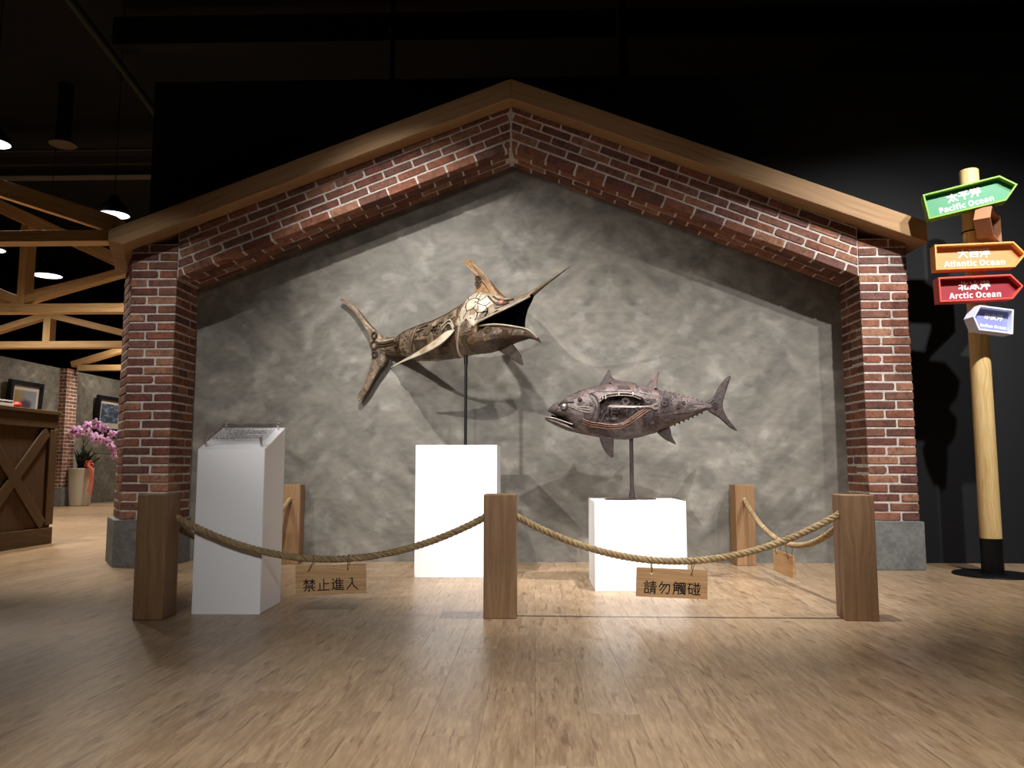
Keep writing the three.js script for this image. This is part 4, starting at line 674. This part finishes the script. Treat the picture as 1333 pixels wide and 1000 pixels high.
// ---------------------------------------------------------------- signpost of the oceans
{
  const t = thing('signpost', 'round wooden signpost with five coloured ocean arrow signs on a black disc base', 'signpost', [3.6, 0, -6.5]);
  mesh('pole', uvGrain(new THREE.LatheGeometry([[0.001, 3.285], [0.066, 3.285], [0.072, 3.278], [0.078, 0.28], [0.001, 0.28]].map(p => new THREE.Vector2(...p)), 40), 'y', 1.6, 0.6), M.pole, t);
  mesh('foot_sleeve', cyl(0.079, 0.08, 0.275, 40, 0, 0.147, 0), M.blackMetal, t);
  mesh('base_disc', [cyl(0.285, 0.29, 0.012, 48, 0, 0.006, 0), cyl(0.1, 0.1, 0.006, 32, 0, 0.014, 0)], M.blackMetal, t);
  const white = std({ color: 0xf2f0ee, roughness: 0.6 });
  // outline in local x/y (arrow pointing +x), box depth D with a recessed face
  function arrow(name, label, pos, roll, yaw, w, h, tip, dir, rimC, faceC, cn, en, cs, es) {
    const D = 0.115, o = dir > 0 ? [[-w / 2, -h / 2], [w / 2 - tip, -h / 2], [w / 2, 0], [w / 2 - tip, h / 2], [-w / 2, h / 2]] : [[w / 2, h / 2], [-w / 2 + tip, h / 2], [-w / 2, 0], [-w / 2 + tip, -h / 2], [w / 2, -h / 2]];
    const inn = inset(o, 0.0135);
    const rim = mesh('arrow_sign', extr(o, D - 0.003, 0.0015, [inn.slice().reverse()]).translate(0, 0, -D + 0.0015), std({ color: rimC, roughness: 0.55 }), t);
    rim.position.set(...pos); rim.rotation.set(0, yaw, roll, 'YXZ'); rim.userData.label = label;
    mesh('sign_face', extr(inn, 0.01, 0).translate(0, 0, -0.06), std({ color: faceC, roughness: 0.5 }), rim);
    const sh = dir > 0 ? -tip * 0.35 : tip * 0.7;
    if (cn) { const a = mesh('lettering', [cjk(cn, cs, cs * 1.12, cs * 0.15, 0.002).translate(sh, h * 0.16, -0.049), latin(en, es, 0.002).translate(sh, -h * 0.22, -0.049)], white, rim); a.userData.label = 'white characters above an English name'; }
  }
  arrow('g', 'green arrow sign lettered Pacific Ocean', [-0.115, 2.995, 0.22], 0.172, -0.3, 0.665, 0.212, 0.105, 1, 0x6f9a2c, 0x2c7a52, '太平洋', 'Pacific Ocean', 0.075, 0.045);
  arrow('o', 'orange arrow sign lettered Atlantic Ocean', [-0.07, 2.507, 0.22], 0.0, -0.14, 0.665, 0.206, 0.085, 1, 0xd8964e, 0xcf8a55, '大西洋', 'Atlantic Ocean', 0.072, 0.046);
  arrow('r', 'red arrow sign lettered Arctic Ocean', [-0.08, 2.247, 0.22], 0.02, -0.1, 0.625, 0.2, 0.085, 1, 0xc4463a, 0x8c2330, '北冰洋', 'Arctic Ocean', 0.072, 0.046);
  arrow('w', 'pale blue arrow sign pointing left, lettered Indian Ocean', [0.0, 1.995, 0.22], -0.1, 0.14, 0.34, 0.2, 0.05, -1, 0xd9dcf0, 0x8a90c4, '印度洋', 'Indian Ocean', 0.048, 0.025);
  arrow('b', 'brown arrow sign seen almost edge-on, pointing at the viewer', [0.1, 2.775, 0.16], 0, 0.9, 0.5, 0.24, 0.11, -1, 0x9a6a4c, 0x5a382c, null);
  mesh('pole_band', [new THREE.TorusGeometry(0.077, 0.006, 6, 32).rotateX(Math.PI / 2).translate(0, 2.76, 0)], M.blackMetal, t);
}

// ---------------------------------------------------------------- hall on the left: timber trusses
{
  // member between two points in the truss plane, front face at z = 0
  const member = (a, b, w, d = 0.17) => { const l = Math.hypot(b[0] - a[0], b[1] - a[1]); let g = uvGrain(rbox(l, w, d, 0.006, 0, 0, -d / 2), 'x', 1.5, 0.5, a[0], a[1]); return g.rotateZ(Math.atan2(b[1] - a[1], b[0] - a[0])).translate((a[0] + b[0]) / 2, (a[1] + b[1]) / 2, 0); };
  const truss = (label, x, y, z, parts) => { const t = thing('roof_truss', label, 'truss', [x, y, z]); for (const [n, a, b, w, d, dz] of parts) { const m = mesh(n, member([a[0] - x, a[1] - y], [b[0] - x, b[1] - y], w, d), M.pine, t); if (dz) m.position.z = dz; } };
  truss('nearest timber roof truss meeting the end of the gable beam', -5.6, 2.84, -7.0, [
    ['tie_beam', [-8.4, 2.945], [-3.72, 2.945], 0.105], ['rafter', [-6.1, 3.795], [-3.84, 3.055], 0.15], ['rafter', [-8.3, 3.06], [-6.1, 3.795], 0.15], ['king_post', [-6.1, 2.99], [-6.1, 3.76], 0.11, 0.14, -0.01]]);
  truss('second timber roof truss with a post and two rising braces', -7.0, 2.9, -10.4, [
    ['tie_beam', [-9.9, 2.967], [-3.9, 2.967], 0.12], ['rafter', [-8.6, 4.98], [-4.4, 3.06], 0.17], ['king_post', [-6.92, 3.02], [-6.92, 4.12], 0.105, 0.2, -0.001], ['brace', [-6.87, 3.09], [-5.3, 3.545], 0.105, 0.15, -0.005], ['brace', [-8.0, 3.49], [-6.97, 3.08], 0.105, 0.15, -0.005]]);
  truss('third timber roof truss with a short post and falling braces', -8.6, 2.9, -13.7, [
    ['tie_beam', [-10.1, 2.985], [-5.2, 2.985], 0.12], ['king_post', [-8.61, 3.04], [-8.61, 3.6], 0.13, 0.18, -0.001], ['brace', [-8.62, 3.53], [-7.0, 3.13], 0.11, 0.15, -0.005], ['brace', [-10.0, 3.1], [-8.62, 3.53], 0.11, 0.15, -0.005], ['upper_chord', [-10.0, 3.64], [-6.0, 4.6], 0.14, 0.15, -0.02]]);
  truss('farthest timber roof truss above the brick pier', -8.4, 2.9, -17.0, [
    ['tie_beam', [-9.95, 2.987], [-6.2, 2.987], 0.12], ['brace', [-10.1, 3.06], [-8.2, 3.62], 0.13, 0.15, -0.005]]);
}
// pier on the left wall
{
  const t = thing('brick_pier', 'small far brick pier on the left wall behind the orchid pot', 'pier', [-10.115, 0, -17.0], 0, null, 'structure');
  mesh('plinth', uvm(rbox(0.22, 0.4, 0.46, 0.005, 0, 0.2, 0), 1.2), M.concrete, t);
  mesh('mortar_core', uvm(box(0.164, 2.56, 0.394, 0, 1.66, 0), 0.5), M.mortar, t);
  const gs = [[], [], []], r = rng(77);
  for (let k = 0; k < 33; k++) { const y0 = 0.4 + k * CO, odd = k % 2; for (const [a, b] of odd ? [[-0.085, 0.085]] : [[-0.085, 0.0], [0.0, 0.085]]) addBrick(null, rect(a, y0, b, y0 + CO), 0.12, 0.2, null, gs[Math.floor(r() * 3)]); const m = basis([0.085, 0, 0], [0, 0, -1], [0, 1, 0], [1, 0, 0]); for (const [a, b] of odd ? [[-0.2, -0.07], [-0.07, 0.2]] : [[-0.2, 0.06], [0.06, 0.2]]) addBrick(null, rect(a, y0, b, y0 + CO), -0.06, 0, m, gs[Math.floor(r() * 3)]); }
  gs.forEach((l, i) => { mesh('small_bricks', merge(l), brickMats[[0, 2, 5][i]], t).userData.kind = 'stuff'; });
}
// counter with crossed boards, seen from its side
{
  const t = thing('counter', 'dark wooden counter with X-braced side panel at the left edge', 'counter', [-5.7, 0, -8.0]);
  const X = 0.35, z0 = 0.55, z1 = -0.84, H = 1.46, zr = z0 - z1;
  mesh('carcass', uvGrain(rbox(0.66, H - 0.03, zr - 0.02, 0.004, -0.01, (H - 0.03) / 2, (z0 + z1) / 2), 'y', 1.2, 0.6), M.counterDark, t);
  mesh('counter_top', uvGrain(rbox(0.74, 0.04, zr + 0.03, 0.006, 0, H - 0.02, (z0 + z1) / 2), 'z', 1.4, 0.5), M.counter, t);
  const bd = (n, y, z, h, l) => mesh(n, uvGrain(rbox(0.022, h, l, 0.004, X - 0.011, y, z), h > l ? 'y' : 'z', 1.2, 0.5, y, z), M.counter, t);
  bd('rail', H - 0.04 - 0.075, (z0 + z1) / 2, 0.15, zr); bd('rail', 0.09, (z0 + z1) / 2, 0.18, zr); bd('stile', H / 2, z1 + 0.07, H - 0.42, 0.14); bd('stile', H / 2, z0 - 0.07, H - 0.42, 0.14);
  const ya = 0.18, yb = H - 0.19, za = z1 + 0.14, zb = z0 - 0.14, L = Math.hypot(yb - ya, zb - za), an = Math.atan2(yb - ya, zb - za);
  for (const s of [-1, 1]) { const g = uvGrain(rbox(0.018, 0.13, L - 0.1, 0.004), 'z', 1.2, 0.5, s); g.rotateX(s * an); g.translate(X - 0.012 + (s > 0 ? 0 : 0.0007), (ya + yb) / 2, (za + zb) / 2); mesh('cross_brace', g, M.counter, t); }
  const tr = thing('tray', 'white display tray standing on the dark wooden counter', 'tray', [-5.6, H, -8.02]);
  mesh('tray_floor', rbox(0.3, 0.012, 0.34, 0.003, 0, 0.006, 0), M.white, tr); mesh('back_board', rbox(0.3, 0.08, 0.012, 0.003, 0, 0.05, 0.16), M.white, tr); mesh('shelf_lip', rbox(0.012, 0.03, 0.34, 0.003, 0.15, 0.027, 0), M.white, tr); mesh('top_rail', rbox(0.012, 0.012, 0.34, 0.003, 0.15, 0.066, 0), M.white, tr);
  const rd = thing('red_pouch', 'small bright red pouch beside the white tray on the counter', 'pouch', [-5.5, H, -8.32]);
  { const g = new THREE.SphereGeometry(0.055, 20, 14).scale(0.8, 0.75, 1.1), p = g.attributes.position; for (let i = 0; i < p.count; i++) if (p.getY(i) < -0.03) p.setY(i, -0.03); g.translate(0, 0.03, 0); g.computeVertexNormals(); mesh('pouch_body', g, std({ color: 0xc8281e, roughness: 0.5 }), rd); mesh('drawstring', new THREE.TorusGeometry(0.014, 0.005, 6, 16).rotateX(Math.PI / 2).translate(0, 0.07, 0), std({ color: 0x9a1c16, roughness: 0.6 }), rd); }
}
// framed pictures on the left wall
function picture(label, z, y, w, h, lean, fn, seed) {
  const t = thing('framed_picture', label, 'picture', [-10.2, y, z], Math.PI / 2);
  const fw = 0.085, d = 0.09, tilt = new THREE.Group();
  const f = mesh('frame', extr(rect(-w / 2, -h / 2, w / 2, h / 2), d - 0.01, 0.005, [rect(-w / 2 + fw, -h / 2 + fw, w / 2 - fw, h / 2 - fw).reverse()]).translate(0, 0, 0.012), std({ color: 0x17161a, roughness: 0.4 }), t);
  f.rotation.x = lean; f.position.z = h / 2 * Math.sin(Math.abs(lean));
  mesh('mat_board', box(w - 2 * fw + 0.01, h - 2 * fw + 0.01, 0.01, 0, 0, 0.05), std({ color: 0xb9b4ac, roughness: 0.8 }), f);
  const iw = (w - 2 * fw) * 0.8, ih = (h - 2 * fw) * 0.66;
  mesh('print', box(iw, ih, 0.004, 0, 0.02, 0.057), std({ map: tex(128, 128, fn), roughness: 0.6 }), f);
}
picture('wide dark-framed picture in warm tones above the wooden counter', -15.55, 2.1, 1.02, 0.86, 0.06, (u, v) => { const n = fbm(u * 5, v * 5, 4, 601), d = Math.hypot(u - 0.55, v - 0.35); return mix3(mix3([150, 120, 72], [128, 132, 140], sstep(0.35, 0.7, u + n * 0.4)), [74, 62, 74], sstep(0.34, 0.16, d + 0.2 * (n - 0.5))); });
picture('dark-framed blue picture near the brick pillar above the orchid pot', -18.75, 2.08, 1.15, 0.84, 0.06, (u, v) => { const n = fbm(u * 8, v * 8, 4, 621); return mix3([58, 68, 88], [128, 138, 152], sstep(0.42, 0.68, n)); });
// orchid in a tall pot
{
  const t = thing('potted_orchid', 'pink orchid with dark leaves and red ribbon in a tall cream pot', 'plant', [-9.79, 0, -17.1]);
  const pot = std({ color: 0xbfb4a2, roughness: 0.6 });
  mesh('pot', new THREE.LatheGeometry([[0.001, 0], [0.19, 0], [0.2, 0.02], [0.225, 0.3], [0.25, 0.79], [0.25, 0.81], [0.232, 0.81], [0.225, 0.76], [0.001, 0.76]].map(p => new THREE.Vector2(...p)), 40), pot, t);
  const leafM = std({ color: 0x1c2a18, roughness: 0.55 }), leafL = std({ color: 0x6c8a3a, roughness: 0.55 }), stemM = std({ color: 0x4a5a30, roughness: 0.6 }), petal = [std({ color: 0xe2b4dc, roughness: 0.6 }), std({ color: 0xd49ad0, roughness: 0.6 })], core = std({ color: 0x7a2a5c, roughness: 0.6 });
  const r = rng(12);
  for (let i = 0; i < 40; i++) {
    const a = rr(0, 6.283, r), L = rr(0.34, 0.6, r), lean = rr(0.1, 0.7, r) * (Math.cos(a) < 0 ? 0.45 : 1), P = [], I = [], n = 8;
    for (let k = 0; k <= n; k++) { const q = k / n, w = 0.075 * Math.sin(Math.PI * Math.pow(q * 0.96 + 0.04, 0.7)), s = L * q, x = s * Math.sin(lean) * (1 + 0.3 * q), y = 0.74 + s * Math.cos(lean) - 0.12 * q * q * lean; for (const [sd, dz] of [[-1, 0.01], [0, -0.006], [1, 0.01]]) P.push(x, y + dz, sd * w); }
    for (let k = 0; k < n; k++) for (let c = 0; c < 2; c++) { const b = k * 3 + c; I.push(b, b + 3, b + 1, b + 1, b + 3, b + 4); }
    const g = new THREE.BufferGeometry(); g.setAttribute('position', new THREE.Float32BufferAttribute(P, 3)); g.setIndex(I); g.rotateY(a); g.translate(rr(-0.08, 0.08, r), 0, rr(-0.08, 0.08, r)); g.computeVertexNormals();
    leafM.side = leafL.side = THREE.DoubleSide; mesh('leaf', g, i === 5 ? leafL : leafM, t);
  }
  const flower = s => { const gs = []; for (let k = 0; k < 5; k++) { const a = k / 5 * 6.283 + 0.3; gs.push(new THREE.SphereGeometry(s, 8, 6).scale(0.62, 0.95, 0.16).translate(0, s * 0.85, 0).rotateX(-0.25).rotateZ(a)); } return merge(gs); };
  // sprays arching out: control points in local x (towards the right of the picture), y, z
  const sprays = [[[0.0, 0.78, 0], [0.05, 1.35, 0.05], [0.25, 1.78, 0.08], [0.62, 1.66, 0.1], [0.8, 1.55, 0.1]], [[0.02, 0.78, 0.05], [0.1, 1.25, 0.1], [0.32, 1.5, 0.12], [0.62, 1.36, 0.16], [0.92, 1.08, 0.16]], [[0.0, 0.78, -0.05], [0.02, 1.3, 0], [-0.04, 1.58, 0.02], [-0.14, 1.68, 0.05], [-0.22, 1.62, 0.06]], [[0, 0.78, 0], [0.15, 1.0, 0.1], [0.45, 1.12, 0.2], [0.75, 1.1, 0.2]]];
  sprays.forEach((pts, k) => {
    const c = new THREE.CatmullRomCurve3(pts.map(p => new THREE.Vector3(...p)), false, 'centripetal');
    mesh('stem', new THREE.TubeGeometry(c, 30, 0.008, 6), stemM, t);
    if (k === 3) return;
    const n = k === 2 ? 5 : 8;
    for (let i = 0; i < n; i++) { const p = c.getPointAt(k === 2 ? 0.78 + 0.22 * i / (n - 1) : 0.52 + 0.48 * i / (n - 1)), s = k === 2 ? 0.075 : 0.072 - 0.022 * i / n; const f = mesh('flower', flower(s), petal[i % 2], t); f.position.set(p.x + rr(-0.05, 0.05, r), p.y - 0.02 + rr(-0.06, 0.03, r), p.z + 0.06 + rr(-0.03, 0.05, r)); f.rotation.set(rr(-0.3, 0.3, r), rr(-0.2, 0.6, r), rr(0, 1, r)); mesh('lip_petal', new THREE.SphereGeometry(s * 0.36, 8, 6).translate(0, -s * 0.1, s * 0.25), core, f); }
  });
  const rib = std({ color: 0xe0705c, roughness: 0.6, side: THREE.DoubleSide });
  mesh('ribbon_bow', [0, 1, 2, 3, 4, 5].map(k => new THREE.TorusGeometry(0.06, 0.018, 6, 16).scale(1, 0.6, 1.4).rotateZ(k * 1.05).rotateY(k).translate(0.24 + 0.03 * Math.cos(k), 0.88 + 0.03 * Math.sin(k * 2), 0.14)), rib, t);
  for (const [dx, l] of [[0.29, 0.5], [0.34, 0.58]]) mesh('ribbon_tail', tube([[0.24, 0.86, 0.18], [dx, 0.8, 0.2], [dx + 0.03, 0.8 - l * 0.5, 0.2], [dx, 0.8 - l, 0.2]], 0.018, 20, 6).scale(1, 1, 1), rib, t);
}
// pendant lamps over the hall, glowing discs seen from below
{
  const glow = std({ color: 0x111111, emissive: new THREE.Color().setRGB(0.95, 0.97, 1), emissiveIntensity: 3 });
  for (const [x, y, z, R, label] of [[-4.93, 3.785, -9.0, 0.178, 'black bell pendant lamp above the end of the gable beam'], [-7.26, 3.675, -11.5, 0.21, 'black bell pendant lamp behind the second truss'], [-8.5, 4.22, -12.0, 0.21, 'black bell pendant lamp cut by the left edge below the tie beam'], [-5.72, 4.25, -8.0, 0.17, 'high black bell pendant lamp at the left edge among the dark pipes'], [-8.2, 4.2, -16.5, 0.16, 'tiny far pendant lamp seen through the second truss'], [-8.3, 4.45, -18.5, 0.16, 'tiny far pendant lamp close to the brick pillar']]) {
    const t = thing('pendant_lamp', label, 'lamp', [x, y, z], 0, 'pendant lamps over the left hall');
    mesh('shade', new THREE.LatheGeometry([[R, 0], [R * 0.98, 0.03], [R * 0.8, R * 0.55], [R * 0.4, R * 0.95], [R * 0.25, R * 1.3], [0.001, R * 1.3], [0.001, R * 1.2], [R * 0.22, R * 1.2], [R * 0.36, R * 0.9], [R * 0.76, R * 0.5], [R * 0.95, 0.02], [R * 0.96, 0]].map(p => new THREE.Vector2(...p)), 32), M.blackMetal, t);
    mesh('diffuser', cyl(R * 0.95, R * 0.95, 0.008, 32, 0, 0.008, 0), glow, t);
    mesh('cable', cyl(0.005, 0.005, 6.4 - y - R * 1.3, 6, 0, (6.4 - y - R * 1.3) / 2 + R * 1.3, 0), M.blackMetal, t);
    const L = new THREE.SpotLight(new THREE.Color().setRGB(1, 0.9, 0.76), 44, 0, 1.3, 0.6, 2); L.position.set(x, y - 0.02, z); L.target.position.set(x, 0, z); L.castShadow = true; L.shadow.radius = 8; L.name = 'pendant_light'; L.target.name = 'pendant_target'; scene.add(L, L.target);
  }
}
// dark services under the ceiling
{
  const one = (name, label, cat, parts, pos) => { const t = thing(name, label, cat, pos); for (const [n, g, m] of parts) mesh(n, g, m || M.duct, t); return t; };
  one('cable_tray', 'dark cable tray running level across the upper left', 'cable tray', [['tray', rbox(7.2, 0.12, 0.4, 0.01), M.tray], ['rail', rbox(7.2, 0.04, 0.05, 0.01, 0, 0.16, 0.2), M.tray], ['hanger', cyl(0.01, 0.01, 0.8, 6, -2, 0.5, 0)], ['hanger', cyl(0.01, 0.01, 0.8, 6, 2, 0.5, 0)]], [-7.4, 5.75, -12.4]);
  one('ceiling_beam', 'dark steel beam just below the cable tray at the upper left', 'beam', [['flange', rbox(7.2, 0.03, 0.2, 0.005, 0, -0.09, 0), M.tray], ['web', rbox(7.2, 0.16, 0.03, 0.005), M.tray], ['flange', rbox(7.2, 0.03, 0.2, 0.005, 0, 0.09, 0), M.tray]], [-7.4, 5.36, -11.7]);
  one('ceiling_pipe', 'thin dark pipe slanting down the upper left corner towards the gable', 'pipe', [['pipe', tube([[-4.45, 5.5, -6.0], [-5.0, 5.6, -9.5], [-5.4, 5.6, -12]].map(p => [p[0] + 4.9, p[1] - 5.5, p[2] + 9]), 0.05, 20, 10)]], [-4.9, 5.5, -9]);
  one('air_diffuser', 'round beige air diffuser glimmering under the dark ceiling', 'diffuser', [['cone', new THREE.LatheGeometry([[0.001, 0.1], [0.1, 0.1], [0.19, 0.0], [0.18, -0.01], [0.09, 0.07], [0.001, 0.07]].map(p => new THREE.Vector2(...p)), 28), std({ color: 0x6a5c4a, roughness: 0.7 })], ['duct_neck', cyl(0.1, 0.1, 0.8, 20, 0, 0.5, 0)]], [-6.83, 5.5, -11.0]);
  one('ceiling_beam', 'dark beam crossing high above the gable peak', 'beam', [['web', rbox(14, 0.35, 0.25, 0.01), M.ceil]], [2, 6.0, -9.0]);
  one('hanging_pipe', 'thin vertical pipe above the left half of the roof', 'pipe', [['pipe', cyl(0.03, 0.03, 1.6, 12)], ['collar', cyl(0.045, 0.045, 0.05, 12, 0, 0.2, 0)]], [-1.6, 5.6, -8.6]);
  one('hanging_pipe', 'short paler vertical pipe just right of the roof peak', 'pipe', [['pipe', cyl(0.06, 0.06, 1.6, 12)], ['collar', cyl(0.08, 0.08, 0.06, 12, 0, -0.3, 0)]], [1.0, 5.6, -8.6]);
  one('air_duct', 'large dark air duct slanting into the upper right corner', 'duct', [['duct_body', tube([[2.2, 0, -3.6], [0, 0.05, 0], [-0.6, 0.05, 1]].map(p => [p[0], p[1], p[2]]), 0.22, 20, 20)], ['seam_ring', new THREE.TorusGeometry(0.225, 0.015, 6, 24).rotateY(0.5)]], [4.6, 5.2, -6.0]);
}

scene.traverse(o => { if (o.userData && o.userData._n) delete o.userData._n; });
renderer.render(scene, camera);
